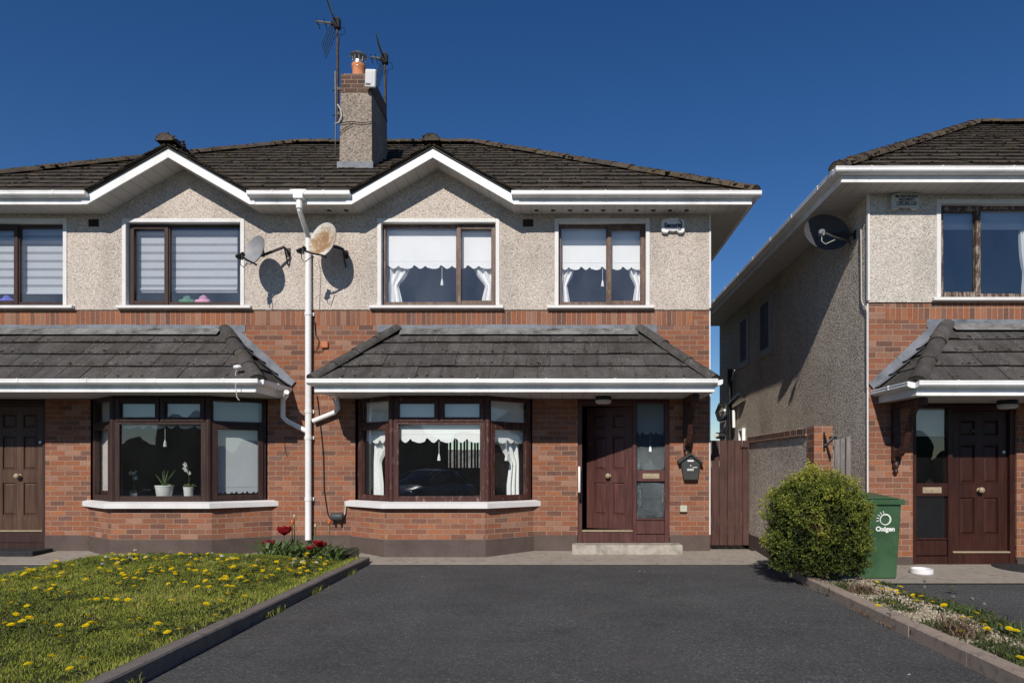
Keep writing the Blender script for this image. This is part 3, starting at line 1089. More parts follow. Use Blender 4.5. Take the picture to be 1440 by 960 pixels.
    # ---- eaves
    ga, gb = XC - 1.165, XC + 1.165
    for a, b in ((XP, ga), (gb, XR + .52)):
        eave = MB(M).box(a, b, -.405, -.38, ZS, ZF).build('fascia', 'white_upvc', root, bevel=.003)
        MB(M).box(a, b - .01, -.411, -.405, ZS, ZS + .035).build('drip_trim', 'white_upvc', eave)
    MB(M).box(XR + .495, XR + .52, -.379, DEPTH + .38, ZS, ZF).build('fascia', 'white_upvc', root, bevel=.003)
    m = MB(M)
    for sg in (-1, 1):
        e = 1.165
        m.prism([(XC, -.425, 5.683), (XC + sg * e, -.425, 5.683 - e * TG), (XC + sg * (e + .075), -.425, ZS - .002), (XC + sg * (e + .075), -.425, 5.685 + .14 - (e + .075) * TG), (XC, -.425, 5.683 + .145)], (0, .024, 0))
    m.build('barge_board', 'white_upvc', root)
    m = MB(M)
    for a, b in ((XP, ga - .0), (gb, XR + .5)):
        m.poly((a, -.39, ZS + .006), (b, -.39, ZS + .006), (b, -.015, ZS + .006), (a, -.015, ZS + .006))
    for sg in (-1, 1):
        e = 1.165
        m.poly((XC, -.41, 5.69), (XC + sg * e, -.41, 5.69 - e * TG), (XC + sg * e, -.015, 5.69 - e * TG), (XC, -.015, 5.69))
    so = m.build('soffit', 'soffit', root)
    m = MB(M)
    m.poly((XR - .02, -.015, ZS + .007), (XR + .5, -.015, ZS + .007), (XR + .5, DEPTH, ZS + .007), (XR - .02, DEPTH, ZS + .007))
    m.build('side_soffit', 'soffit', so, swapuv=True)
    for i, x in enumerate([-.37 + .245 * j for j in range(10)] + [-3.42, -3.17] if H.get('vents') else []):
        MB(M).lathe([(.0, -.004), (.034, -.004), (.036, .004)], 14, (x, -.17, ZS + .004)).build('soffit_vent', 'black_plastic', root)
    for p0, p1, out in (((XP, -.405), (ga + .0, -.405), (0, -1)), ((gb - .03, -.405), (XR + .63, -.405), (0, -1)), ((XR + .52, -.41), (XR + .52, DEPTH + .4), (1, 0))):
        gutter(MB(M), p0, p1, out, ZE - .008).build('gutter', 'white_upvc', root)
    # air brick beside the small window
    m = MB(M)
    m.box(-.58, -.425, -.024, .0, 4.835, 4.945)
    m.build('air_vent', 'brick_vent', root)


def blind(name, label, cat, M, x0, x1, ztop, zbot, y, scallops=0, mat='fabric', amp=.045, tassel=None, group=None, L=None):
    """roller blind with a scalloped hem"""
    root = thing(name, label, cat, (M @ (L or Matrix.Identity(4))) @ Vector(((x0 + x1) / 2, y, zbot)), group)
    m = MB(M)
    if L is not None:
        m.L = L
    n = max(2, scallops * 16)
    top, bot = [], []
    for i in range(n + 1):
        t = i / n
        x = x0 + (x1 - x0) * t
        if scallops:
            ph = (t * scallops) % 1.0
            # a deep arch between two shallow drops that meet in a small cusp
            if ph < .5:
                d = amp * (.5 + .5 * math.cos(ph * 4 * math.pi)) * 1.0
            else:
                d = amp * .35 * abs(math.cos(ph * 2 * math.pi)) ** 3
            z = zbot + d
        else:
            z = zbot
        top.append((x, y, ztop)); bot.append((x, y, z))
    k = n + 1
    m.add(top + bot, [[i, i + 1, k + i + 1, k + i] for i in range(n)])
    m.build('blind_fabric', mat, root)
    m = MB(M)
    if L is not None:
        m.L = L
    hz = zbot + amp + .06
    m.box(x0, x1, y - .004, y - .001, hz, hz + .008)
    m.build('hem_bar', mat, root)
    if tassel is not None:
        m = MB(M)
        if L is not None:
            m.L = L
        x = tassel
        m.tube([(x, y - .012, zbot + .02), (x, y - .012, zbot - .16)], .003, 5)
        m.lathe([(.0, -.26), (.024, -.255), (.018, -.2), (.008, -.165), (.004, -.15)], 8, (x, y - .012, zbot))
        m.build('tassel', mat, root)
    return root


def curtain(label, M, xe, inward, ztop, zbot, y, w=.34, mat='fabric', tie=.45, group=None, L=None):
    """sheer curtain gathered to one side by a tie-back"""
    m = MB(M)
    if L is not None:
        m.L = L
    nu, nv = 26, 22
    pts = []
    for j in range(nv + 1):
        t = j / nv
        z = ztop + (zbot - ztop) * t
        if t < tie:
            q = t / tie
            ww = w * (1 - .62 * q * q)
            dx = 0
        else:
            q = (t - tie) / (1 - tie)
            ww = w * (.38 + .12 * min(1, q * 1.5))
            dx = 0
        for i in range(nu + 1):
            s = i / nu
            sag = .10 * math.sin(min(1, t / tie) * math.pi) * s * (1 if t < tie else 0)
            pts.append((xe + inward * ww * s, y + .028 * math.sin(s * 19 + t * 2) * (ww / w + .3), z - sag))
    k = nu + 1
    m.add(pts, [[j * k + i, j * k + i + 1, (j + 1) * k + i + 1, (j + 1) * k + i] for j in range(nv) for i in range(nu)])
    return m.build('curtain', mat, None, smooth=True, label=label, cat='curtain', group=group)
# ------------------------------------------------------------------ scene
make_materials()
I4 = Matrix.Identity(4)
M_MID = I4
M_LEFT = Matrix.Translation((2 * XP, 0, 0)) @ Matrix.Diagonal((-1, 1, 1, 1))
M_RIGHT = Matrix.Translation((6.26, -1.15, -.17)) @ Matrix.Diagonal((-1, 1, 1, 1))

HM = dict(M=M_MID, root=thing('semi_detached_house', 'brick and pebbledash house with its dark red front door ajar behind the empty driveway', 'house', (-.77, 4, 0)),
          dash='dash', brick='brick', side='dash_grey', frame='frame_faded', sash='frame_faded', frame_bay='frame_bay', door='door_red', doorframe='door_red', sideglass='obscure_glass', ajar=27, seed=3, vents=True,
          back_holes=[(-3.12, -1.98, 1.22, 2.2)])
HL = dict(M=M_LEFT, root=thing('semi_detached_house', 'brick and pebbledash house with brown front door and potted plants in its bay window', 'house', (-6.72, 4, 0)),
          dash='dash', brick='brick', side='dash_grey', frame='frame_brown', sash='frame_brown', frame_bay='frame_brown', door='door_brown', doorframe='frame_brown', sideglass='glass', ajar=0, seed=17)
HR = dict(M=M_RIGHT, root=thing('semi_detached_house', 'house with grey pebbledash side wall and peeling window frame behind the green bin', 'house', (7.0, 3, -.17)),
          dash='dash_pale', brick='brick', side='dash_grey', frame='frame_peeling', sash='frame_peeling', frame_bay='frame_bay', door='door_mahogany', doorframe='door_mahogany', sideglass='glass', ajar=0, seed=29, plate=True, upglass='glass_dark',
          side_holes=[(4.1, 4.85, 3.67, 4.75), (5.65, 6.35, 3.67, 4.75)])
for h in (HM, HL, HR):
    house(h)
# small windows in the side wall of the right house
for a, b in ((4.1, 4.85), (5.65, 6.35)):
    L = Matrix.Translation((XR, 0, 0)) @ Matrix.Rotation(R(90), 4, 'Z') @ Matrix.Translation((0, -.030, 0))
    w = panel(HR, 'window', L, a, b, 3.69, 4.74, [], [(a + .04, b - .04, 3.74, 4.69)], [], 'shade_grey', 'frosted_pane', .07)
    s = MB(M_RIGHT); s.L = Matrix.Translation((XR, 0, 0)) @ Matrix.Rotation(R(90), 4, 'Z')
    s.box(a - .08, b + .08, -.06, .06, 3.62, 3.69)
    s.build('sill', 'shade_grey', w)
    s = MB(M_RIGHT); s.L = Matrix.Translation((XR, 0, 0)) @ Matrix.Rotation(R(90), 4, 'Z')
    ring(s, a - .06, b + .06, 3.69, 4.80, -.03, .06, .06, .001)
    s.build('surround', 'shade_grey', w)

# ---- chimney (part of the middle house)
m = MB()
c0, c1, y0, y1 = -3.80, -3.245, 1.42, 2.45
zt = 7.64
b0 = [(c0 - .01, y0 - .01, 5.6), (c1 + .01, y0 - .01, 5.6), (c1 + .01, y1 + .01, 5.6), (c0 - .01, y1 + .01, 5.6)]
t0 = [(c0 + .02, y0 + .01, zt), (c1 - .01, y0 + .01, zt), (c1 - .01, y1 - .01, zt), (c0 + .02, y1 - .01, zt)]
m.add(b0 + t0, [[0, 1, 5, 4], [1, 2, 6, 5], [2, 3, 7, 6], [3, 0, 4, 7], [4, 5, 6, 7]])
ch = m.build('chimney', 'dash_chimney', HM['root'])
m = MB()
m.box(c0 + .01, c1 - .002, y0 + .0, y1, zt, zt + .07)
m.box(c0 + .022, c1 - .012, y0 + .012, y1 - .012, zt + .07, zt + .33)
m.build('brick_cap', 'brick_weathered', ch, bevel=.008)
m = MB()
m.box(c0 + .05, c1 - .05, y0 + .05, y1 - .05, zt + .33, zt + .36)
m.build('flaunching', 'concrete', ch, bevel=.02)
m = MB()
m.box(c0 - .03, c1 + .03, y0 - .035, y0 - .012, 6.27, 6.45)
m.build('flashing', 'lead', ch)
m = MB()
pc = (-3.60, 1.85, zt + .35)
m.lathe([(.125, 0), (.125, .06), (.112, .09), (.108, .29), (.122, .32), (.122, .37), (.09, .37), (.09, .2)], 24, pc)
m.build('chimney_pot', 'terracotta', ch, smooth='auto')
m = MB()
pz = pc[2] + .37
m.lathe([(.118, -.06), (.118, .02), (.105, .03), (.105, .055)], 24, (pc[0], pc[1], pz))
for j in range(10):
    a = 2 * math.pi * j / 10
    m.tube([(pc[0] + .105 * math.cos(a), pc[1] + .105 * math.sin(a), pz + .05), (pc[0] + .115 * math.cos(a), pc[1] + .115 * math.sin(a), pz + .15)], .008, 5)
m.lathe([(.0, .145), (.135, .14), (.15, .155), (.14, .175), (.06, .20), (.0, .205)], 24, (pc[0], pc[1], pz))
m.build('cowl', 'steel', ch, smooth='auto')

# ---- aerials
def aerial(label, mast_x, y, z0, zc, ztop_arm, zbot_arm, dx, boom):
    root = thing('aerial', label, 'aerial', (mast_x, y, z0))
    m = MB()
    m.tube([(mast_x, y, z0), (mast_x, y, zc + .12)], .021, 8)
    m.build('mast', 'rust_metal', root, smooth='auto')
    for zz in (z0 + .18, z0 + .62):
        mm = MB()
        sx = c0 if mast_x < -3.6 else c1
        if mast_x < -3.6:
            mm.box(mast_x - .03, sx + .02, y - .02, y + .02, zz - .025, zz + .025)
            mm.tube([(mast_x - .06, y - .05, zz - .06), (mast_x + .04, y + .04, zz + .06)], .012, 6)
        else:
            mm.box(mast_x - .02, mast_x + .02, y1 - .02, y + .03, zz - .025, zz + .025)
        mm.build('bracket', 'dark_metal', root)
    mm = MB()
    mm.box(mast_x - .05, mast_x + .05, y - .05, y + .05, zc - .09, zc + .09)
    mm.box(mast_x - .12, mast_x + .02, y - .03, y + .03, zc - .03, zc + .03)
    mm.build('clamp', 'rubber_mat', root, bevel=.01)
    # two grids of fine rods that lean back from the boom
    vx = mast_x - .04
    for nm, ze in (('upper', ztop_arm), ('lower', zbot_arm)):
        mm = MB()
        tip = Vector((vx - dx, y, ze))
        base = Vector((vx, y, zc + (.03 if ze > zc else -.03)))
        side = Vector((-.16, .98, 0)).normalized()
        hw = .20
        for o in (-hw, -hw * .35, hw * .35, hw):
            mm.tube([base + side * o, tip + side * o], .0055, 5)
        nb = 10
        for i in range(nb + 1):
            p = base.lerp(tip, i / nb)
            mm.tube([p - side * hw, p + side * hw], .0035, 5)
        mm.build('reflector_grid', 'dark_metal', root)
    mm = MB()
    mm.tube([(vx, y, zc), (vx - boom, y - .05, zc + .01)], .020, 8)
    mm.build('boom', 'steel', root)
    mm = MB()
    for i in range(2):
        bx = vx - boom * (.55 + .4 * i)
        for sz in (-1, 1):
            mm.tube([(bx, y - .10, zc + sz * .04), (bx, y + .10, zc - sz * .04)], .006, 5)
    mm.build('dipole', 'dark_metal', root)
    mm = MB()
    mm.tube([(mast_x + .03, y, zc - .05), (mast_x + .13, y, zc - .08), (mast_x + .14, y, zc - .18), (mast_x + .05, y, zc - .2), (mast_x + .025, y, zc - .4), (mast_x + .03, y, z0 + .1)], .006, 5)
    mm.build('cable', 'black_plastic', root)
    return root


aerial('tall rusty aerial mast strapped to the left side of the chimney', -3.995, 1.9, 7.35, 9.13, 9.72, 8.64, .20, .32)
aerial('shorter dark aerial mast behind the right back edge of the chimney', -3.31, 2.52, 7.2, 8.88, 9.30, 8.36, .12, .22)
# white square receiver at the chimney head
B = Matrix.Translation((-3.22, 1.27, 7.79)) @ Matrix.Rotation(R(-18), 4, 'Z') @ Matrix.Rotation(R(12), 4, 'Y') @ Matrix.Rotation(R(14), 4, 'X')
root = thing('wireless_receiver', 'white square antenna panel fixed to the top right of the chimney', 'antenna', (-3.22, 1.27, 7.66))
m = MB(); m.L = B
m.box(-.105, .105, -.03, .03, -.14, .14)
m.build('housing', 'box_white', root, bevel=.025, segs=3)
m = MB(); m.L = B
m.box(-.08, .05, -.034, -.031, -.075, .10)
m.build('front_panel', 'box_white', root, bevel=.002)
m = MB(); m.L = B
m.box(-.075, .02, -.037, -.0345, -.098, -.085)
m.build('mark', 'grey_box', root)
m = MB()
m.tube([(-3.22, 1.30, 7.75), (-3.26, 1.40, 7.70), (-3.30, 1.46, 7.70)], .02, 8)
m.build('bracket', 'dark_metal', root)
# loose cables on the chimney
m = MB()
m.tube([(-3.82, 1.39, 7.42), (-3.77, 1.39, 7.34), (-3.75, 1.39, 7.22), (-3.80, 1.40, 7.12), (-3.87, 1.41, 7.10)], .013, 6)
m.build('cable', 'cable_white', None, label='pale cable looped down the left edge of the chimney', cat='cable')
m = MB()
m.tube([(-3.87, 1.42, 8.0), (-3.86, 1.40, 7.6), (-3.85, 1.40, 7.2), (-3.86, 1.40, 6.8), (-3.87, 1.42, 6.55)], .012, 6)
m.build('cable', 'black_plastic', None, label='black cable running down the left edge of the chimney', cat='cable')
m = MB()
m.tube([(-3.80, 1.395, 7.10), (-3.6, 1.395, 7.13), (-3.4, 1.395, 7.11), (-3.24, 1.40, 7.13)], .007, 5)
m.tube([(-3.80, 1.395, 6.92), (-3.70, 1.395, 7.02), (-3.55, 1.395, 7.09)], .006, 5)
m.build('cable', 'black_plastic', None, label='thin dark cable strung across the front of the chimney', cat='cable')

# ---- dishes
def dish(label, c, nrm, roll, a, b, mat, lnb, anchor, armmat='black_plastic', wallvec=(0, 1, 0)):
    c, n = Vector(c), Vector(nrm).normalized()
    root = thing('satellite_dish', label, 'satellite dish', c)
    up = Vector((0, 0, 1)); x = up.cross(n).normalized(); y = n.cross(x)
    F = Matrix((x, y, n)).transposed().to_4x4()
    F.translation = c
    F = F @ Matrix.Rotation(R(roll), 4, 'Z')
    m = MB(); m.L = F
    N, K = 32, 7
    pts, fs = [], []
    for side, off in ((0, 0.0), (1, -.012)):
        for i in range(K + 1):
            r = i / K
            for j in range(N):
                t = 2 * math.pi * j / N
                pts.append((a * r * math.cos(t), b * r * math.sin(t), -.075 * (1 - r * r) + off))
    S = (K + 1) * N
    for s in (0, S):
        for i in range(K):
            for j in range(N):
                fs.append([s + i * N + j, s + i * N + (j + 1) % N, s + (i + 1) * N + (j + 1) % N, s + (i + 1) * N + j])
    for j in range(N):
        fs.append([K * N + j, K * N + (j + 1) % N, S + K * N + (j + 1) % N, S + K * N + j])
    m.add(pts, fs)
    m.build('reflector', mat, root, smooth='auto')
    bot = F @ Vector((0, -b * .98, -.01))
    lnb = Vector(lnb)
    m = MB(); m.tube([bot + n * -.05, bot, bot.lerp(lnb, .5) - Vector((0, 0, .012)), lnb], .013, 6)
    m.build('arm', armmat, root)
    d = (c - lnb).normalized()
    m = MB(); m.tube([lnb - d * .07, lnb - d * .02, lnb + d * .02, lnb + d * .06], [.028, .03, .026, .034], 10)
    m.box(lnb.x - .03, lnb.x + .03, lnb.y - .02, lnb.y + .03, lnb.z - .055, lnb.z + .005)
    m.build('receiver_head', armmat if armmat != 'steel' else 'dish_grey', root)
    m = MB(); m.tube([lnb + Vector((0, 0, -.05)), lnb + Vector((.0, 0, -.13)), lnb + Vector((.05, 0, -.17)), lnb.lerp(bot, .5) + Vector((0, 0, -.05))], .006, 5)
    m.build('cable', 'black_plastic' if armmat != 'steel' else 'cable_white', root)
    back = c - n * .09
    an = Vector(anchor)
    w = Vector(wallvec)
    k = an - w * .16
    m = MB()
    m.tube([c - n * .08, back - n * .06, k + Vector((0, 0, .03)), an - w * .02], .02, 8)
    m.tube([F @ Vector((-.07, -.03, -.085)), back - n * .08, F @ Vector((.07, .03, -.085))], .018, 6)
    m.tube([k + Vector((0, 0, .03)), an + Vector((0, 0, -.20)) - w * .02], .012, 6)
    m.add([], [])
    e = Vector((1, 0, 0)) if abs(w.y) > .5 else Vector((0, 1, 0))
    q = [an - w * .004 + e * sx * .03 + Vector((0, 0, sz * .06)) for sx, sz in ((-1, -1), (1, -1), (1, 1), (-1, 1))]
    m.prism(q, w * -.012)
    m.build('wall_bracket', 'dark_metal', root)
    return root


dish('small grey satellite dish on the wall left of the upper downpipe', at(357.5, 351, -.42), (-.47, -.85, .27), 14, .200, .232, 'dish_grey', at(338, 359, -.66), at(406, 355, -.02))
dish('larger satellite dish with rusty stained face beside the top of the downpipe', at(453.5, 337, -.42), (-.42, -.88, .27), 18, .245, .285, 'dish_rust', at(424, 351, -.68), at(487, 358, -.02))
dish('dark grey satellite dish in the eave shade of the right house', (3.72, -.62, 4.545), (-.30, -.95, .02), 62, .235, .315, 'dish_shaded', (3.50, -1.0, 4.42), (4.05, -.78, 4.45), 'steel', (1, 0, 0))

# ---- alarm boxes
def alarm(label, px0, px1, py0, py1, y, dome):
    a, b = at(px0, py1, y), at(px1, py0, y)
    root = thing('alarm_box', label, 'alarm box', ((a.x + b.x) / 2, y, a.z))
    n = 10
    w, h = b.x - a.x, b.z - a.z
    out = []
    r = .045
    for cx, cz, s in ((b.x - r, b.z - r, 0), (a.x + r, b.z - r, 90), (a.x + r, a.z + r, 180), (b.x - r, a.z + r, 270)):
        for i in range(5):
            t = R(s + i * 22.5)
            out.append((cx + r * math.cos(t), cz + r * math.sin(t)))
    cx = (a.x + b.x) / 2
    fin = []
    for i, (x, z) in enumerate(out):
        fin.append((x, z))
        if i == 4:                                   # swell of the top edge
            for t in (.25, .5, .75):
                fin.append((b.x - r - (w - 2 * r) * t, b.z + .02 * math.sin(math.pi * t)))
        if i == 14:                                  # scooped lower edge
            for t in (.18, .26, .5, .74, .82):
                fin.append((a.x + r + (w - 2 * r) * t, a.z + (.035 if .2 < t < .8 else 0) - (.010 if t == .5 else 0)))
    m = MB()
    m.prism([(x, y, z) for x, z in fin], (0, -.06, 0))
    m.build('cover', dome, root, bevel=.012, segs=2)
    return root, a, b


r_, a, b = alarm('white alarm box with dark lettering right of the small upper window of the middle house', 929.5, 962, 310, 329.5, -.02, 'box_white')
lettering('Securit', .088, facing(((a.x + b.x) / 2 - .008, -.0835, a.z + .112)), 'letter_blue', r_, bold=.004)
m = MB()
m.box((a.x + b.x) / 2 - .12, (a.x + b.x) / 2 + .10, -.0832, -.081, a.z + .058, a.z + .065)
pts = [((a.x + b.x) / 2 + .09 + .035 * math.sin(t) , -.0825, a.z + .115 + .075 * math.cos(t)) for t in [R(-45 + i * 23) for i in range(12)]]
m.tube(pts, [.004 + .004 * math.sin(math.pi * i / 11) for i in range(12)], 6)
m.build('curved_logo', 'letter_blue', r_)
r_, a, b = alarm('cream alarm box with four lines of lettering under the eave of the right house', 1251, 1290, 274, 296.5, -1.17, 'box_cream')
cx = (a.x + b.x) / 2 + .01
for i, (s, tx) in enumerate(((.046, 'Mc KEOGHAN'), (.046, 'SECURITY'), (.042, '1 057 065 1122'))):
    lettering(tx, s, facing((cx, -1.2335, b.z - .045 - .043 * i)), 'letter_blue', r_, bold=.001)
m = MB(); m.box(cx - .13, cx + .13, -1.233, -1.231, a.z + .052, a.z + .06)
m.build('underline', 'letter_blue', r_)

# ---- downpipes
root = thing('downpipe', 'white downpipe between the two joined houses with an angled offset at the top', 'downpipe', (-3.77, -.06, .15))
m = MB()
xo = at(421, 280, -.46).x
m.box(xo - .07, xo + .07, -.525, -.40, 5.06, 5.19)
m.prism([(xo - .12, -.46, 5.19), (xo + .12, -.46, 5.19), (xo + .05, -.46, 5.08), (xo - .05, -.46, 5.08)], (0, -.06, 0))
m.tube([(xo, -.46, 5.10), (xo, -.46, 4.93)], .045, 12)
m.build('outlet', 'white_upvc', root, bevel=.006)
m = MB()
m.tube([(xo, -.46, 4.97), (xo, -.46, 4.92), (-3.765, -.075, 4.66), (-3.765, -.07, 4.58)], .035, 12)
m.build('swan_neck', 'white_upvc', root, smooth='auto')
m = MB()
m.tube([(-3.765, -.07, 4.64), (-3.765, -.07, .17)], .046, 14)
m.build('pipe', 'white_upvc', root, smooth='auto')
for z in (4.42, 3.5, 2.05, 1.66, .75):
    mm = MB(); mm.tube([(-3.765, -.07, z), (-3.765, -.07, z + .05)], .053, 14)
    mm.box(-3.835, -3.695, -.03, -.012, z, z + .05)
    mm.build('pipe_clip', 'white_upvc', root)
for lab, pts in (('short bent white branch pipe from the left canopy gutter to the downpipe', [at(403, 551, -.50), at(402, 556, -.42), at(398, 562, -.1), at(398, 586, -.075), at(404, 592, -.07), at(433, 607, -.07)]),
                 ('short bent white branch pipe left of the middle bay window', [at(470, 553, -.5), at(473, 560, -.1), at(475.5, 574, -.075), at(470, 580, -.07), at(440, 592, -.07)])):
    m = MB(); m.tube(pts, .036, 12)
    m.build('branch_pipe', 'white_upvc', None, smooth='auto', label=lab, cat='pipe')

# ---- small things on the brickwork
root = thing('postbox', 'dark grey house shaped postbox on the brick right of the front door', 'postbox', at(969.5, 674, -.02))
def wp(px, py, y): return tuple(at(px, py, y))
def plate(mb, pix, y0, y1):
    p = [at(px, py, 0) for px, py in pix]
    mb.prism([(q.x, y0, q.z) for q in p], (0, y1 - y0, 0))
m = MB(); plate(m, [(956, 649), (962, 644), (969.3, 640), (977, 644), (983, 649), (979.6, 674), (960.6, 674)], -.10, -.004)
m.build('box_body', 'post_grey', root, bevel=.004)
m = MB()
plate(m, [(951.5, 648), (969.3, 636.5), (969.3, 639.6), (953, 651.5)], -.135, -.004)
plate(m, [(986.5, 649.5), (985.5, 653), (969.3, 639.6), (969.3, 636.5)], -.135, -.004)
m.build('box_roof', 'post_grey', root, bevel=.003)
m = MB(); plate(m, [(965, 646.5), (973.5, 646.5), (973.5, 648.8), (965, 648.8)], -.104, -.099)
m.build('slot_plate', 'box_white', root)
m = MB(); plate(m, [(964.5, 658.5), (973.6, 658.5), (973.6, 661.5), (964.5, 661.5)], -.104, -.099); plate(m, [(972, 656.3), (978.5, 656), (978.5, 657.4), (972, 657.8)], -.104, -.099)
plate(m, [(968.5, 653.3), (970, 653), (970.5, 655.5), (969, 656)], -.104, -.099)
m.build('label_plate', 'box_cream', root)
m = MB(); plate(m, [(955.5, 710), (965.5, 710), (965.5, 719.2), (955.5, 719.2)], -.06, -.002)
m.build('meter_box', 'pale_box', None, bevel=.008, label='small pale box low on the brick right of the front door', cat='box')
root = thing('junction_box', 'dark grey electrical box on the brick left of the middle bay window', 'electrical box', at(472, 735, -.03))
m = MB(); m.L = Matrix.Translation(at(474, 726, -.065)) @ Matrix.Rotation(R(90), 4, 'Y')
m.lathe([(.055, -.09), (.06, -.08), (.06, .08), (.055, .09)], 16)
m.build('box_body', 'grey_box', root, smooth='auto')
m = MB()
for px in (469.5, 478):
    p = at(px, 734, -.06); m.tube([p + Vector((0, 0, .03)), p, p - Vector((0, 0, .035))], .017, 8)
m.build('gland', 'black_plastic', root)
m = MB(); m.tube([at(482, 727, -.05), at(485, 721, -.03), at(486.5, 706, -.02)], .011, 6)
m.build('conduit', 'cable_white', root)
for px, py, lab in ((457.5, 485, 'small orange box on the brick left of the middle canopy roof'),):
    m = MB(); p = at(px, py, 0)
    m.box(p.x - .05, p.x + .05, -.045, -.002, p.z - .05, p.z + .05)
    m.build('cable_box', 'orange_plastic', None, bevel=.012, label=lab, cat='box')
for pix, lab, r, mt in (([(443, 452), (444, 470), (449, 480), (447, 489), (441, 494), (452, 494), (456, 489)], 'thin black cable looped by the orange box beside the downpipe', .006, 'black_plastic'),
                        ([(446, 556), (449, 580), (455, 640), (456, 690), (461, 722), (464, 728)], 'black cable hanging down the brick right of the downpipe', .006, 'black_plastic'),
                        ([(447.5, 366), (451, 385), (450, 410), (449, 437)], 'thin cable hanging below the rusty satellite dish', .004, 'cable_white')):
    m = MB(); m.tube([at(a_, b_, -.022 if b_ < 440 else -.012) - Vector((0, .01, 0)) for a_, b_ in pix], r, 5)
    m.build('cable', mt, None, label=lab, cat='cable')
# grab rail at the door jamb
root = thing('grab_rail', 'white grab rail upright on the left jamb of the ajar door', 'grab rail', at(814.5, 700, -.02))
p0, p1 = at(814.5, 657, -.02), at(814.5, 692, -.02)
m = MB(); m.tube([p0 + Vector((0, .03, .0)), p0 + Vector((0, -.035, .0)), p0 + Vector((0, -.05, -.02)), p1 + Vector((0, -.05, .02)), p1 + Vector((0, -.035, 0)), p1 + Vector((0, .03, 0))], .018, 10)
m.build('rail', 'white_upvc', root, smooth='auto')
m = MB(); m.tube([p1 + Vector((0, -.045, .0)), p1 + Vector((0, -.045, -.09))], .021, 8)
m.build('rail_foot', 'black_plastic', root)
# porch lamps
for mtx, lab in ((M_MID, 'round white porch lamp under the canopy over the ajar door'), (M_RIGHT, 'porch lamp under the canopy of the right house')):
    c = mtx @ Vector((.60, -.36, 2.268))
    root = thing('porch_lamp', lab, 'porch lamp', c)
    m = MB(); m.lathe([(.11, 0), (.118, -.01), (.115, -.045), (.10, -.05)], 22, c)
    m.build('lamp_base', 'black_plastic', root, smooth='auto')
    m = MB(); m.lathe([(.10, -.05), (.116, -.055), (.116, -.085), (.09, -.105), (.0, -.11)], 22, c)
    m.build('diffuser', 'fabric_shade', root, smooth='auto')
# security lamp on the left canopy
root = thing('security_lamp', 'tiny white lamp on a wire at the end of the left canopy gutter', 'lamp', at(334, 520, -.95))
m = MB(); p = at(334, 516, -.95); m.blob(p, .045, 2, .05, (1.3, 1, .7))
m.build('lamp_head', 'box_white', root)
m = MB(); m.tube([p, p + Vector((-.03, 0, -.1)), p + Vector((.03, 0, -.17)), p + Vector((.03, -.12, -.25)), p + Vector((.05, -.12, -.42)), p + Vector((.08, -.12, -.46))], .006, 5)
m.build('wire', 'cable_white', root)

# ---- blinds, curtains and window ornaments
blind('roller_blind', 'white scalloped roller blind in the large upper window of the middle house', 'blind', M_MID, -2.66, -1.03, 4.93, 4.262, .17, 4, 'fabric', .055, -1.82)
blind('roller_blind', 'white scalloped roller blind in the small upper window of the middle house', 'blind', M_MID, -.03, 1.24, 4.93, 4.245, .17, 4, 'fabric', .05, .62)
for x, s, l in ((-2.68, 1, 'sheer curtain at the left of the large upper window'), (-1.0, -1, 'sheer curtain at the right of the large upper window'), (-.03, 1, 'narrow curtain at the left of the small upper window'), (1.24, -1, 'narrow curtain at the right of the small upper window')):
    curtain(l, M_MID, x, s, 4.93, 3.68, .24, .46 if x < -.5 else .30, 'fabric', .72)
blind('roller_blind', 'white scalloped roller blind in the centre pane of the middle bay window', 'blind', M_MID, -2.36, -1.14, 2.25, 1.60, -.35, 3, 'fabric', .07, -1.77)
def side_frame(i):
    A, B = (BAY_WIN[0], BAY_WIN[1]) if i == 0 else (BAY_WIN[2], BAY_WIN[3])
    return Matrix.Translation((A[0], A[1], 0)) @ Matrix.Rotation(math.atan2(B[1] - A[1], B[0] - A[0]), 4, 'Z')
blind('roller_blind', 'white scalloped blind in the left side pane of the middle bay window', 'blind', M_MID, .10, .70, 2.25, 1.60, .10, 2, 'fabric', .05, None, None, side_frame(0))
blind('roller_blind', 'white scalloped blind in the right side pane of the middle bay window', 'blind', M_MID, .10, .70, 2.25, 1.60, .10, 2, 'fabric', .05, .38, None, side_frame(1))
curtain('tied back white curtain in the left side of the middle bay window', M_MID, .13, 1, 2.2, .8, .2, .42, 'fabric', .62, None, side_frame(0))
curtain('tied back white curtain in the right side of the middle bay window', M_MID, .70, -1, 2.2, .8, .2, .45, 'fabric', .62, None, side_frame(1))
blind('roller_blind', 'pale scalloped blind behind the glass beside the ajar door', 'blind', M_MID, 1.13, 1.54, 2.21, 1.74, .10, 2, 'fabric', .05, 1.335)
blind('roller_blind', 'pale straight blind in the sidelight of the right house door', 'blind', M_RIGHT, 1.13, 1.54, 2.21, 1.835, .12, 0, 'fabric_shade')
blind('roller_blind', 'raised scalloped blind in the left bay window above the plants', 'blind', M_LEFT, -2.36, -1.14, 2.25, 1.80, -.35, 3, 'fabric_shade', .06, -1.77)
blind('roller_blind', 'lowered pale blind with scalloped hem in the side of the left bay window', 'blind', M_LEFT, .10, .70, 2.25, .86, .10, 4, 'fabric_grey', .035, None, None, side_frame(0))
blind('roller_blind', 'pale blind in the narrow far side of the left bay window', 'blind', M_LEFT, .3, .70, 2.25, .9, .10, 0, 'fabric_shade', .0, None, None, side_frame(1))
blind('roller_blind', 'short pale blind at the top of the upper window of the right house', 'blind', M_RIGHT, -.03, 1.24, 4.93, 4.62, .17, 0, 'fabric_grey')
curtain('white curtain edge in the upper window of the right house', M_RIGHT, -.04, 1, 4.93, 3.68, .22, .10, 'fabric', .7)


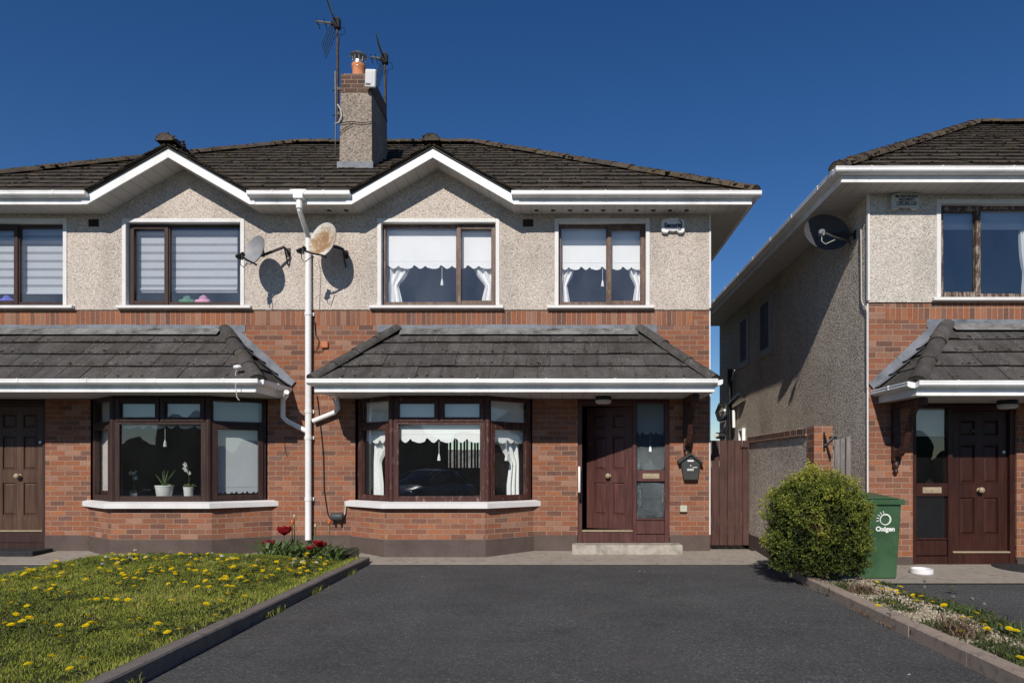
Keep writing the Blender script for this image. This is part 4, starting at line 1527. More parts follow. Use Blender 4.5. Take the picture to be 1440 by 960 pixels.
def zebra(label, M, x0, x1, z0, z1, y):
    root = thing('zebra_blind', label, 'blind', M @ Vector(((x0 + x1) / 2, y, z0)))
    m = MB(M)
    m2 = MB(M)
    z = z1
    while z > z0:
        m.poly((x0, y, max(z0, z - .085)), (x1, y, max(z0, z - .085)), (x1, y, z), (x0, y, z))
        m2.poly((x0, y + .002, max(z0, z - .125)), (x1, y + .002, max(z0, z - .125)), (x1, y + .002, z - .085), (x0, y + .002, z - .085))
        z -= .125
    m.box(x0, x1, y - .012, y + .012, z0 - .02, z0 + .01)
    m.build('blind_fabric', 'fabric_grey', root)
    m2.build('sheer_band', 'dish_grey', root)


zebra('striped grey blind in the large upper window of the left house', M_LEFT, -2.55, -1.05, 3.96, 4.86, .18)
zebra('striped grey blind in the small upper window at the left edge', M_LEFT, .02, 1.2, 3.90, 4.86, .18)
for c, rr, mt, lab in (((-5.68, .14, 3.70), .075, 'toy_green', 'small green soft toy on the sill of the left upper window'), ((-5.44, .15, 3.70), .08, 'toy_pink', 'pink soft hat on the sill of the left upper window'), ((-8.42, .15, 3.70), .08, 'toy_blue', 'blue soft toy on the sill of the window at the left edge')):
    m = MB(); m.blob((c[0], c[1], c[2] + rr * .6), rr, 2, .12, (1.7, 1, .8)); m.blob((c[0], c[1], c[2] + rr * 1.2), rr * .75, 2, .12)
    m.build('soft_toy', mt, None, smooth=True, label=lab, cat='toy')
# vertical blind at the rear window, seen through the middle bay
m = MB()
for i in range(13):
    x = -3.14 + i * .094 + random.uniform(-.018, .018)
    m.poly((x, 8.12, 1.2), (x + .052, 8.15, 1.2), (x + .052, 8.15, 2.2), (x, 8.12, 2.2))
m.build('vertical_blind', 'interior_dark', None, label='vertical slat blind at the rear window seen through the middle bay', cat='blind')
# plants in the left bay window
def ledge_plant(px, y, r, h, kind, lab):
    p = at(px, 699, y); p.z = .75
    root = thing('potted_plant', lab, 'plant', p)
    m = MB()
    m.lathe([(r * .68, 0), (r * .72, .005), (r * .95, h), (r, h), (r, h + .018), (r * .9, h + .018), (r * .85, h - .01)], 20, p)
    m.build('pot', 'pot_white', root, smooth='auto')
    m = MB()
    top = p + Vector((0, 0, h))
    rnd = random.Random(int(px))
    if kind == 'spiky':
        for i in range(9):
            a = rnd.uniform(0, 6.28); L = rnd.uniform(.20, .34); e = rnd.uniform(.2, 1.1)
            pts = [top + Vector((math.cos(a) * L * t * math.cos(e), math.sin(a) * L * t * .4, L * t * math.sin(e) - .12 * t * t * (1 - e / 1.3))) for t in (0, .35, .7, 1)]
            m.tube(pts, [.010, .012, .009, .002], 5, tint=rnd.random())
        m.tube([top, top + Vector((.0, 0, .24))], .006, 5)
        m.build('foliage', 'tulip_leaf', root)
    else:
        m.tube([top, top + Vector((.01, 0, .14)), top + Vector((.0, -.01, .26)), top + Vector((-.03, -.03, .32))], .004, 5)
        for i in range(5):
            a = rnd.uniform(0, 6.28)
            m.tube([top, top + Vector((math.cos(a) * .07, math.sin(a) * .03, .05)), top + Vector((math.cos(a) * .12, math.sin(a) * .05, .03))], [.012, .018, .003], 6, tint=rnd.random())
        m.build('foliage', 'tulip_leaf', root)
        f = MB()
        for i in range(9):
            c = top + Vector((rnd.uniform(-.05, .04), rnd.uniform(-.03, .01), rnd.uniform(.22, .36)))
            for k in range(5):
                a = k * 1.2566 + rnd.random()
                f.poly(c, c + Vector((math.cos(a - .4) * .022, -.006, math.sin(a - .4) * .022)), c + Vector((math.cos(a) * .03, -.004, math.sin(a) * .03)), c + Vector((math.cos(a + .4) * .022, -.006, math.sin(a + .4) * .022)), tint=rnd.random())
        f.build('blossom', 'petal_white', root)


ledge_plant(231, -.2, .125, .215, 'spiky', 'long leaved plant in a round white pot in the left bay window')
ledge_plant(265, -.2, .070, .19, 'orchid', 'white orchid in a narrow white pot in the left bay window')
ledge_plant(188, -.12, .045, .10, 'orchid', 'small faint flowering plant at the left of the bay window sill')
# ------------------------------------------------------------------ ground
def zg(y):
    return .06 * y if y > -1 else -.06 + .004 * (y + 1)


def gpx(px, py, z):
    """ground point of height z seen at a photo pixel"""
    d = (CAM_Z - z) * PX * CAM_D / (py - VY)
    return Vector(((px - VX) * d / (PX * CAM_D), d - CAM_D, z))


m = MB(); m.poly((-400, -400, -.30), (400, -400, -.30), (400, 900, -.30), (-400, 900, -.30))
m.build('ground', 'ground', None, loc=(0, 0, -.3), kind='structure')
m = MB()
for a, b in ((-.97, -6), (-6, -9.5)):
    m.poly((-2.62, b, zg(b)), (3.1, b, zg(b)), (3.1, a, zg(a)), (-2.62, a, zg(a)))
m.poly((-2.62, -11.5, -.28), (3.1, -11.5, -.28), (3.1, -9.5, zg(-9.5)), (-2.62, -9.5, zg(-9.5)))
m.build('driveway', 'tarmac', None, loc=(0, 0, 0), kind='structure')
m = MB()
m.poly((-16, -14, -.07), (-6.25, -14, -.07), (-6.25, -.97, -.062), (-16, -.97, -.062))
m.build('driveway', 'tarmac', None, loc=(-8, 0, 0), kind='structure')
m = MB()
m.poly((3.05, -14, -.08), (16, -14, -.08), (16, -2.0, -.08), (3.05, -2.0, -.08))
m.build('driveway', 'tarmac', None, loc=(8, 0, 0), kind='structure')
m = MB(); m.poly((-60, -60, -.285), (60, -60, -.285), (60, -11.0, -.285), (-60, -11.0, -.285))
m.build('road', 'tarmac', None, loc=(0, -20, 0), kind='structure')
m = MB()
m.prism([(-16, 0, .0), (-16, -1.0, -.052), (-16, -1.0, -.2), (-16, 0, -.2)], (18.9, 0, 0))
m.poly((2.2, -1.0, -.053), (2.95, -1.0, -.053), (2.95, 8, .0), (2.2, 8, .0))
m.build('path', 'concrete', None, loc=(0, 0, 0), kind='structure')
m = MB()
m.poly((2.9, -2.4, -.066), (16, -2.4, -.066), (16, -1.1, -.04), (2.9, -1.1, -.04))
m.poly((3.1, -1.1, -.041), (4.1, -1.1, -.041), (4.1, 8, .0), (3.1, 8, .0))
m.build('path', 'concrete', None, loc=(6, -2, 0), kind='structure')
# door step and mats
m = MB()
m.box(.15, 1.76, -.30, .02, -.03, .118)
m.build('door_step', 'step_concrete', None, bevel=.012, label='low concrete step in front of the ajar dark red door', cat='step')
m = MB(); m.L = Matrix.Translation((-8.0, -.27, .012)); m.box(-.45, .45, -.2, .2, -.04, .035)
m.build('door_mat', 'rubber_mat', None, bevel=.01, label='dark mat in front of the brown door at the left edge', cat='mat')
m = MB(); m.L = Matrix.Translation((6.1, -1.42, -.04)); m.lathe([(.0, .012), (.48, .012), (.5, 0), (.5, -.02)], 32)
m.build('door_mat', 'rubber_mat', None, label='dark rounded mat in front of the red door at the right edge', cat='mat')

# kerbs
def kerb(name, x0, x1, ya, yb, ztop, mat, seed, seg=.915, curve=None):
    rnd = random.Random(seed)
    m = MB()
    y = ya
    while y > yb:
        e = y - seg + .003
        j = rnd.uniform(-.001, .001); h = rnd.uniform(-.004, .004); sk = rnd.uniform(-.002, .002)
        cy = lambda yy: (curve(yy) if curve else 0)
        p = []
        for yy, s in ((y, sk), (e, -sk)):
            c = cy(yy)
            for xx, zz in ((x0 + c, -.2), (x1 + c, -.2), (x1 + c, ztop + h - .012), (x1 - .012 + c, ztop + h), (x0 + .012 + c, ztop + h), (x0 + c, ztop + h - .012)):
                p.append((xx + j + s, yy, zz))
        n = 6
        m.add(p, [list(range(n))[::-1], list(range(n, 2 * n))] + [[i, (i + 1) % n, n + (i + 1) % n, n + i] for i in range(n)], rnd.random())
        y -= seg
    return m.build(name, mat, None, kind='structure')


kerb('kerb', -2.735, -2.605, -.93, -9.5, .035, 'kerb_dark', 4)
kerb('kerb', 2.715, 2.845, -1.02, -9.5, .028, 'kerb', 6, .75, lambda y: .26 * max(0, (y + 2.3) / 1.3) ** 2)

# lawn
def sm(t):
    t = max(0, min(1, t)); return t * t * (3 - 2 * t)
def lawn_z(x, y):
    return .018 + .125 * sm((y + 6.0) / 4.5) * sm((-2.75 - x) / 1.3) * sm((x + 6.45) / .7) * (1 - .6 * sm((y + 1.6) / .7)) - .06 * sm((-5.9 - x) / .5) + .012 * mnoise.noise((x * 1.3, y * 1.3, 0))
LX0, LX1, LY0, LY1 = -6.42, -2.73, -9.5, -.98
m = MB()
nx, ny = 40, 80
pts = [(LX0 + (LX1 - LX0) * i / nx, LY0 + (LY1 - LY0) * j / ny) for j in range(ny + 1) for i in range(nx + 1)]
m.add([(x, y, lawn_z(x, y)) for x, y in pts], [[j * (nx + 1) + i, j * (nx + 1) + i + 1, (j + 1) * (nx + 1) + i + 1, (j + 1) * (nx + 1) + i] for j in range(ny) for i in range(nx)])
m.build('lawn', 'soil', None, loc=(-4.5, -5, 0), smooth=True, kind='structure')


def blades(name, P, H, W, tint, mat, kind, lean=.5, label=None, loc=None):
    """many bent grass blades as one mesh; P (n,3), H, W, tint (n,)"""
    n = len(P)
    a = RNG.uniform(0, 2 * np.pi, n); b = RNG.uniform(0, 2 * np.pi, n)
    ln = RNG.uniform(.1, 1, n) * lean
    sx, sy = np.cos(a) * W, np.sin(a) * W
    dx, dy = np.cos(b) * H * ln, np.sin(b) * H * ln
    V = np.zeros((n, 5, 3))
    V[:, 0] = P; V[:, 1] = P
    V[:, 0, 0] -= sx; V[:, 0, 1] -= sy
    V[:, 1, 0] += sx; V[:, 1, 1] += sy
    mid = P + np.stack([dx * .35, dy * .35, H * .6], 1)
    V[:, 2] = mid; V[:, 3] = mid
    V[:, 2, 0] += sx * .75; V[:, 2, 1] += sy * .75
    V[:, 3, 0] -= sx * .75; V[:, 3, 1] -= sy * .75
    V[:, 4] = P + np.stack([dx, dy, H * np.sqrt(np.clip(1 - (ln * .6) ** 2, .2, 1))], 1)
    V = V.reshape(-1, 3)
    if loc is None:
        loc = Vector(P.mean(0))
    V = V - np.array(loc)
    base = np.arange(n) * 5
    quads = np.stack([base, base + 1, base + 2, base + 3], 1)
    tris = np.stack([base + 3, base + 2, base + 4], 1)
    me = bpy.data.meshes.new(name)
    me.vertices.add(len(V)); me.vertices.foreach_set('co', V.ravel())
    loops = np.concatenate([quads.ravel(), tris.ravel()])
    me.loops.add(len(loops)); me.loops.foreach_set('vertex_index', loops.astype(np.int32))
    st = np.concatenate([np.arange(n) * 4, n * 4 + np.arange(n) * 3]).astype(np.int32)
    me.polygons.add(2 * n); me.polygons.foreach_set('loop_start', st)
    me.update(calc_edges=True)
    at_ = me.attributes.new('tint', 'FLOAT', 'FACE')
    at_.data.foreach_set('value', np.concatenate([tint, tint]).astype(np.float32))
    me.materials.append(MAT[mat])
    o = bpy.data.objects.new(name, me); COL.objects.link(o); o.location = loc
    ORG[o.name] = Vector(loc)
    return tag(o, label, None, None, kind)


n = 210000
gx = RNG.uniform(LX0 + .04, LX1 - .0, n); gy = RNG.uniform(-7.6, LY1 - .02, n)
# keep what can be seen from near the photograph's standpoint, thinner with distance
d = gy + 10
edge = np.array([mnoise.noise((x * 3, y * 2.2, 9.1)) for x, y in zip(gx, gy)])
keep = (gx > -1.02 * d - 1.2) & ~((edge > .12) & (gx > -2.95) & (RNG.random(n) < .75)) & ~((edge > .42) & (RNG.random(n) < .6)) & (RNG.random(n) < np.clip(1.25 - (gy + 5) * .10, .5, 1))
gx, gy = gx[keep], gy[keep]
patch = np.array([mnoise.noise((x * .9, y * .9, 3.3)) for x, y in zip(gx, gy)])
fine = np.array([mnoise.noise((x * 5, y * 5, 1.3)) for x, y in zip(gx, gy)])
P = np.stack([gx, gy, np.array([lawn_z(x, y) for x, y in zip(gx, gy)]) - .006], 1)
H = RNG.uniform(.010, .032, len(gx)) * (1 + .55 * patch + .35 * fine)
H *= np.where(gx > LX1 - .12, 1.25, 1)
T = np.clip(.5 + .3 * patch + .28 * fine + RNG.normal(0, .17, len(gx)), 0, 1)
T = np.where(RNG.random(len(gx)) < .06, RNG.uniform(.9, 1, len(gx)), T)
blades('grass', P, H, RNG.uniform(.0012, .0026, len(gx)), T, 'grass', 'stuff', 1.1)

# broad weed leaves in the turf
n = 9000
wx = RNG.uniform(LX0 + .05, LX1 - .05, n); wy = RNG.uniform(-7.4, LY1 - .05, n)
wn = np.array([mnoise.noise((x * 2.2, y * 2.2, 7.7)) for x, y in zip(wx, wy)])
k = (wx > -1.02 * (wy + 10) - 1) & (wn > .05)
wx, wy = wx[k], wy[k]
P = np.stack([wx, wy, np.array([lawn_z(x, y) for x, y in zip(wx, wy)])], 1)
blades('clover', P, RNG.uniform(.02, .045, len(wx)), RNG.uniform(.004, .009, len(wx)), RNG.random(len(wx)), 'weed_leaf', 'stuff', 1.6)
# ragged fringe along the kerbs
n = 2600
s = RNG.random(n)
fx = np.where(RNG.random(n) < .45, -2.60 + RNG.normal(.012, .012, n), -2.74 + RNG.normal(0, .015, n))
fy = -1.0 - 6.5 * s
cl = np.array([mnoise.noise((y * 1.9, 0, x * 2)) for x, y in zip(fx, fy)])
k = cl > np.where(fx > -2.65, .18, -.2)
P = np.stack([fx, fy, np.where(fx > -2.65, -.066, .02)], 1)[k]
blades('kerb_grass', P, RNG.uniform(.02, .075, k.sum()), RNG.uniform(.0015, .003, k.sum()), RNG.uniform(.3, 1, k.sum()), 'grass', 'stuff', 1.1)


# dandelions and daisies: one thing each
def flower_mesh(name, r, stem, mat, nleaf, seed, n=34):
    rnd = random.Random(seed)
    me = bpy.data.meshes.new(name)
    V, F, T, MI = [], [], [], []
    def quad(p, t, mi):
        o = len(V); V.extend(p); F.append(list(range(o, o + len(p)))); T.append(t); MI.append(mi)
    tip = Vector((rnd.uniform(-.012, .012), rnd.uniform(-.012, .012), stem))
    w = .0018
    for a in (0, 1.57):
        e = Vector((math.cos(a) * w, math.sin(a) * w, 0))
        quad([-e, e, tip + e, tip - e], .6, 1)
    tl = Vector((rnd.uniform(-.25, .25), rnd.uniform(-.5, .05), 1)).normalized()
    q = tl.to_track_quat('Z', 'Y')
    for ringi, (rr, up, cnt) in enumerate(((1.0, .12, n), (.72, .30, int(n * .8)), (.40, .42, int(n * .5)))):
        for i in range(cnt):
            a = 2 * math.pi * (i + rnd.random() * .6) / cnt
            L = r * rr * rnd.uniform(.88, 1.08)
            da = 2.6 / cnt
            p = [Vector((0, 0, r * .05)), Vector((math.cos(a - da) * L * .8, math.sin(a - da) * L * .8, r * up * .8)), Vector((math.cos(a) * L, math.sin(a) * L, r * up * rnd.uniform(.7, 1.1))), Vector((math.cos(a + da) * L * .8, math.sin(a + da) * L * .8, r * up * .8))]
            quad([tip + q @ v for v in p], rnd.random(), 0)
    if mat == 'petal_white':
        for i in range(8):
            a = i * .785
            quad([tip + q @ Vector((0, 0, r * .9)), tip + q @ Vector((math.cos(a) * r * .3, math.sin(a) * r * .3, r * .72)), tip + q @ Vector((math.cos(a + .79) * r * .3, math.sin(a + .79) * r * .3, r * .72))], .2, 2)
    for i in range(nleaf):
        a = 2 * math.pi * i / nleaf + rnd.uniform(-.4, .4)
        L = rnd.uniform(.05, .10)
        d = Vector((math.cos(a), math.sin(a), 0)); e = Vector((-math.sin(a), math.cos(a), 0)) * .011
        lift = rnd.uniform(.2, .5)
        c = [d * L * t + Vector((0, 0, L * lift * t * (1.2 - t * .7))) for t in (0, .35, .7, 1)]
        quad([c[0], c[1] + e, c[1] - e], rnd.uniform(.2, .8), 1)
        quad([c[1] - e, c[1] + e, c[2] + e * 1.1, c[2] - e * 1.1], rnd.uniform(.2, .8), 1)
        quad([c[2] - e * 1.1, c[2] + e * 1.1, c[3]], rnd.uniform(.2, .8), 1)
    me.from_pydata([tuple(v) for v in V], [], F)
    for mt in (mat, 'weed_leaf', 'petal_yellow'):
        me.materials.append(MAT[mt])
    me.polygons.foreach_set('material_index', MI)
    at_ = me.attributes.new('tint', 'FLOAT', 'FACE'); at_.data.foreach_set('value', T)
    me.update()
    return me


DAND = [flower_mesh('dandelion', random.uniform(.022, .031), random.uniform(.035, .075), 'petal_yellow', 6, i) for i in range(9)]
DAIS = [flower_mesh('daisy', random.uniform(.018, .023), random.uniform(.045, .065), 'petal_white', 0, 40 + i, 14) for i in range(5)]
rf = random.Random(5)
GD, GW, GR = 'dandelions in the front lawn', 'daisies in the front lawn', 'dandelions along the gravel strip'


def put(mesh, name, x, y, z, label, cat, group):
    o = bpy.data.objects.new(name, mesh)
    COL.objects.link(o)
    o.location = (x, y, z)
    o.rotation_euler = (0, 0, rf.uniform(0, 6.28))
    s = rf.uniform(.85, 1.2)
    o.scale = (s, s, s)
    tag(o, label, cat, group)
    return o


near = [(620, 580), (577, 570), (675, 575), (520, 607), (265, 710), (200, 675), (305, 682), (105, 697), (175, 545), (60, 520), (75, 538), (110, 535), (15, 545), (50, 550), (220, 565), (320, 525), (340, 550), (315, 560), (365, 550), (440, 458), (475, 465), (405, 450), (540, 477), (745, 450), (780, 475), (640, 468), (680, 458), (835, 462), (848, 445), (805, 520), (775, 393), (790, 372), (505, 410), (410, 388), (185, 415), (175, 432), (40, 425), (35, 470), (95, 480), (330, 460), (845, 383), (905, 380), (935, 365), (925, 400), (960, 390), (995, 382), (1045, 345), (1070, 338), (1100, 355), (1135, 378), (1175, 318), (1200, 343), (1020, 305), (1100, 385), (235, 598), (490, 540), (515, 540), (600, 545), (132, 412), (210, 437), (260, 437)]
done = []
def on_lawn(px, py):
    z = .06
    for _ in range(4):
        p = gpx(px, py, z + .05)
        z = lawn_z(p.x, p.y)
    return p.x, p.y
for zx, zy in near:
    x, y = on_lawn(zx / 2.667, 670 + zy / 2.667)
    done.append((x, y))
tries = 0
while len(done) < 215 and tries < 6000:
    tries += 1
    zx, zy = rf.uniform(0, 1230), rf.uniform(285, 470)
    if rf.random() > math.exp(-((zy - 330) / 60) ** 2):
        continue
    x, y = on_lawn(zx / 2.667, 670 + zy / 2.667)
    if LX0 + .2 < x < LX1 - .08 and -6.5 < y < -1.15:
        done.append((x, y))
        if rf.random() < .5:
            done.append((x + rf.gauss(0, .09), y + rf.gauss(0, .09)))
for x, y in done:
    if LX0 + .1 < x < LX1 - .03 and y < -1.02:
        put(rf.choice(DAND), 'dandelion', x, y, lawn_z(x, y) - .004, 'yellow dandelion flower growing in the grass of the front lawn', 'dandelion', GD)
c = 0
while c < 62:
    zx, zy = rf.choice(((rf.gauss(880, 90), rf.gauss(300, 14)), (rf.gauss(660, 40), rf.gauss(280, 10)), (rf.uniform(1080, 1190), rf.gauss(300, 25)), (rf.uniform(380, 560), rf.gauss(300, 12))))
    x, y = on_lawn(zx / 2.667, 670 + zy / 2.667)
    if LX0 + .2 < x < LX1 - .05 and -4 < y < -1.05:
        put(rf.choice(DAIS), 'daisy', x, y, lawn_z(x, y), 'tiny white daisy growing in the far part of the front lawn', 'daisy', GW)
        c += 1

# ---- tulip bed by the downpipe
def tulip(px, py, y, h, petal, r, lean, lab, openf=.5, nl=5):
    p = at(px, py, y); base = Vector((p.x - lean, y, lawn_z(p.x, y) - .01))
    root = thing('tulip', lab, 'flower', base)
    rnd = random.Random(int(px * 7))
    m = MB()
    m.tube([base, base.lerp(p, .5) + Vector((lean * .15, 0, .01)), p], .006, 6)
    m.build('stem', 'tulip_leaf', root)
    m = MB()
    for ring_, (k, rr) in enumerate(((6, 1.0), (6, .8), (5, .55)) if openf > .4 else ((4, .6), (3, .45))):
        for i in range(k):
            a = 2 * math.pi * (i + .5 * ring_) / k + rnd.uniform(-.15, .15)
            d = Vector((math.cos(a), math.sin(a), 0)); e = Vector((-math.sin(a), math.cos(a), 0))
            hh = r * (1.6 - .2 * ring_)
            rows = []
            for t, wd, out in ((0, .15, .05), (.35, .6, .75), (.7, .62, .85 + openf * .4), (1.0, .12, .55 + openf * 1.0)):
                cpt = p + d * (r * rr * out) + Vector((0, 0, hh * t - hh * .25))
                rows.append((cpt - e * r * wd * rr, cpt + e * r * wd * rr))
            for q0, q1 in zip(rows, rows[1:]):
                m.poly(q0[0], q0[1], q1[1], q1[0], tint=rnd.random())
    m.build('bloom', petal, root)
    for i in range(nl):
        m = MB()
        a = rnd.uniform(0, 6.28); L = h * rnd.uniform(.7, 1.15)
        d = Vector((math.cos(a), math.sin(a) * .7, 0)); e = Vector((-math.sin(a), math.cos(a), 0)) * rnd.uniform(.018, .03)
        sp = rnd.uniform(.3, .75)
        rows = []
        for t, wd in ((0, .5), (.25, 1), (.5, 1.05), (.75, .7), (1, .05)):
            cpt = base + d * (L * sp * t * (.4 + .6 * t)) + Vector((0, 0, L * (t - .35 * sp * t * t)))
            rows.append((cpt - e * wd, cpt + Vector((0, 0, -.012)) * wd, cpt + e * wd))
        tt = rnd.random()
        for q0, q1 in zip(rows, rows[1:]):
            m.poly(q0[0], q0[1], q1[1], q1[0], tint=tt); m.poly(q0[1], q0[2], q1[2], q1[1], tint=tt * .85)
        m.build('leaf', 'tulip_leaf', root, smooth=True)
    return root


tulip(400, 749, -1.15, .26, 'petal_red', .078, .02, 'tall open dark red flower in the bed by the downpipe')
tulip(377, 762, -1.1, .18, 'petal_red', .035, -.02, 'dark red flower bud at the left end of the flower bed', .2)
tulip(369.5, 764, -1.05, .17, 'petal_red', .03, -.01, 'small half open red flower leftmost in the flower bed', .3)
tulip(447, 766, -1.15, .18, 'petal_red', .052, .04, 'drooping dark red flower right of the downpipe', .8)
tulip(383, 764, -1.12, .17, 'petal_red', .042, .01, 'low dark red flower among leaves left of the tall red one', .4)
tulip(453, 768, -1.1, .17, 'petal_red', .050, .02, 'low dark red flower nearest the stone block', .6)
tulip(436, 773, -1.2, .15, 'petal_red', .048, .02, 'low wilted red flower at the foot of the downpipe', .9)
tulip(414, 727, -1.0, .32, 'petal_cream', .030, .0, 'cream bud on a tall stem left of the downpipe', .1, 6)
tulip(411, 737, -1.0, .27, 'petal_orange', .050, .01, 'orange tulip left of the downpipe below the cream bud', .1, 6)
tulip(463, 736, -1.0, .27, 'petal_orange', .050, -.02, 'orange tulip in front of the brick at the right of the flower bed', .3, 6)
tulip(443.5, 740, -1.0, .26, 'petal_cream', .030, -.01, 'cream bud on a stem right of the downpipe', .1, 6)
for i, (px, y) in enumerate(((372, -1.1), (380, -1.2), (396, -1.0), (424, -1.0), (433, -1.25), (446, -1.2), (466, -1.1), (474, -1.15), (385, -1.05), (392, -1.15), (408, -1.1), (420, -1.2), (428, -1.05), (438, -1.1), (452, -1.05), (459, -1.15), (402, -1.25), (415, -1.3))):
    rnd = random.Random(i + 90)
    p = at(px, 770, y); base = Vector((p.x, y, lawn_z(p.x, y) - .01))
    m = MB()
    for k in range(9):
        a = rnd.uniform(0, 6.28); L = rnd.uniform(.18, .33)
        d = Vector((math.cos(a), math.sin(a) * .7, 0)); e = Vector((-math.sin(a), math.cos(a), 0)) * rnd.uniform(.014, .03)
        sp = rnd.uniform(.4, 1.0)
        b0_ = base + Vector((rnd.gauss(0, .03), rnd.gauss(0, .03), 0))
        rows = []
        for t, wd in ((0, .5), (.3, 1), (.65, .9), (1, .05)):
            cpt = b0_ + d * (L * sp * t) + Vector((0, 0, L * (t - .55 * sp * t * t)))
            rows.append((cpt - e * wd, cpt + e * wd))
        tt = rnd.random()
        for q0, q1 in zip(rows, rows[1:]):
            m.poly(q0[0], q0[1], q1[1], q1[0], tint=tt)
    m.build('leafy_plant', 'tulip_leaf', None, loc=base, smooth=True, label='green leafy clump among the tulips by the downpipe', cat='plant', group='leafy clumps in the tulip bed')
m = MB()
m.L = Matrix.Translation((-2.98, -.86, .0)) @ Matrix.Rotation(R(33), 4, 'Z')
m.box(-.20, .19, -.06, .06, -.02, .14)
m.build('edging_block', 'shaded_stone', None, bevel=.012, label='shaded stone block at the right end of the flower bed', cat='stone block')

# trees added out of view to block low sky: they darken the window reflections
m = MB()
rt = random.Random(8)
for i in range(60):
    x = -45 + i * 1.5
    hh = rt.uniform(2.0, 3.8) * (1.25 if rt.random() < .2 else 1)
    m.blob((x + rt.uniform(-.6, .6), -33 + rt.uniform(-1.5, 1.5), hh * .45), hh * .58, 3, .16, (.8, .6, 1), rt.random())
m.build('added_treeline', 'weed_leaf', None, loc=(0, -33, 0), kind='stuff')

# seed heads among the weeds
for zx, zy in ((843, 160), (842, 197), (1012, 255), (1195, 298), (1125, 268), (640, 330)):
    p = gpx(1100 + zx / 4.235, 780 + zy / 4.235, .07)
    root = thing('seed_head', 'pale dandelion seed head on a thin stalk beside the gravel strip', 'seed head', (p.x, p.y, -.05), 'dandelion seed heads along the gravel strip')
    m = MB(); m.tube([(p.x, p.y, -.05), (p.x + .01, p.y, p.z)], .002, 5)
    m.build('stalk', 'weed_leaf', root)
    m = MB(); m.blob((p.x + .01, p.y, p.z + .012), .015, 2, .25, (1, 1, 1), .3)
    m.build('seeds', 'seed_fluff', root)

# dark car parked behind the photographer: it shows as a reflection in the middle bay window
CARX, CARY, CARZ = -4.9, -15.2, -.285
root = thing('parked_car', 'dark car with chrome window trim reflected in the middle bay window', 'car', (CARX, CARY, CARZ))
CM = Matrix.Translation((CARX, CARY, CARZ)) @ Matrix.Rotation(R(24), 4, 'Z')
def loft(mb, secs, n=20, p=3.2):
    pts, fs = [], []
    for y, w, zb, zt in secs:
        for j in range(n):
            a = 2 * math.pi * j / n
            c_, s_ = math.cos(a), math.sin(a)
            pts.append((w * math.copysign(abs(c_) ** (2 / p), c_), y, (zb + zt) / 2 + (zt - zb) / 2 * math.copysign(abs(s_) ** (2 / p), s_)))
    for i in range(len(secs) - 1):
        for j in range(n):
            fs.append([i * n + j, i * n + (j + 1) % n, (i + 1) * n + (j + 1) % n, (i + 1) * n + j])
    fs.append(list(range(n))[::-1]); fs.append([(len(secs) - 1) * n + j for j in range(n)])
    mb.add(pts, fs)
m = MB(CM); loft(m, [(-2.1, .70, .42, .80), (-2.0, .82, .28, .93), (-1.2, .87, .22, .96), (.4, .87, .22, .94), (1.2, .86, .22, .88), (1.85, .80, .25, .78), (2.1, .64, .32, .66)])
m.build('car_body', 'car_paint', root, smooth='auto')
m = MB(CM); loft(m, [(-1.75, .60, .85, .95), (-1.25, .66, .80, 1.36), (-.3, .67, .80, 1.43), (.25, .66, .80, 1.36), (1.05, .62, .80, .92)], 20, 3.0)
m.build('windscreen', 'car_glass', root, smooth='auto')
m = MB(CM); loft(m, [(-1.3, .58, 1.345, 1.385), (-.9, .60, 1.36, 1.43), (-.2, .60, 1.38, 1.455), (.2, .57, 1.35, 1.40)], 20, 3.0)
m.build('car_roof', 'car_paint', root, smooth='auto')
for sx in (-1, 1):
    m = MB(CM); m.tube([(sx * .80, -1.75, .98), (sx * .70, -1.25, 1.34), (sx * .68, -.4, 1.43), (sx * .69, .2, 1.37), (sx * .74, 1.0, .97)], .016, 6)
    m.build('window_trim', 'chrome', root)
    m = MB(CM); m.blob((sx * .60, 1.88, .64), .14, 2, 0, (1.3, .7, .6))
    m.build('headlight', 'chrome', root, smooth=True)
    m = MB(CM); m.blob((sx * .93, .55, 1.0), .09, 2, 0, (1.2, .7, .8))
    m.build('mirror', 'car_paint', root, smooth=True)
    for yy in (-1.3, 1.3):
        m = MB(CM); m.L = Matrix.Translation((sx * .78, yy, .31)) @ Matrix.Rotation(R(90), 4, 'Y'); m.lathe([(.19, -.10), (.31, -.09), (.315, 0), (.31, .09), (.19, .10)], 24)
        wl = m.build('wheel', 'black_plastic', root, smooth='auto')
        m = MB(CM); m.L = Matrix.Translation((sx * .79, yy, .31)) @ Matrix.Rotation(R(90), 4, 'Y'); m.lathe([(.0, -.095), (.19, -.10), (.19, .10), (.0, .095)], 18)
        m.build('rim', 'steel', wl)
m = MB(CM); m.box(-.35, .35, 2.02, 2.09, .50, .60); m.box(-.5, .5, 2.0, 2.06, .36, .42)
m.build('grille', 'chrome', root, bevel=.01)

m = MB(); m.box(-12, 1.5, 18, 18.2, -.3, 1.95)  # added wall, a bright backing for the gaps between the rear blind slats
m.build('backdrop_wall', 'apron_lead', None, label='added pale backdrop wall behind the middle house seen through its bay window', cat='wall')

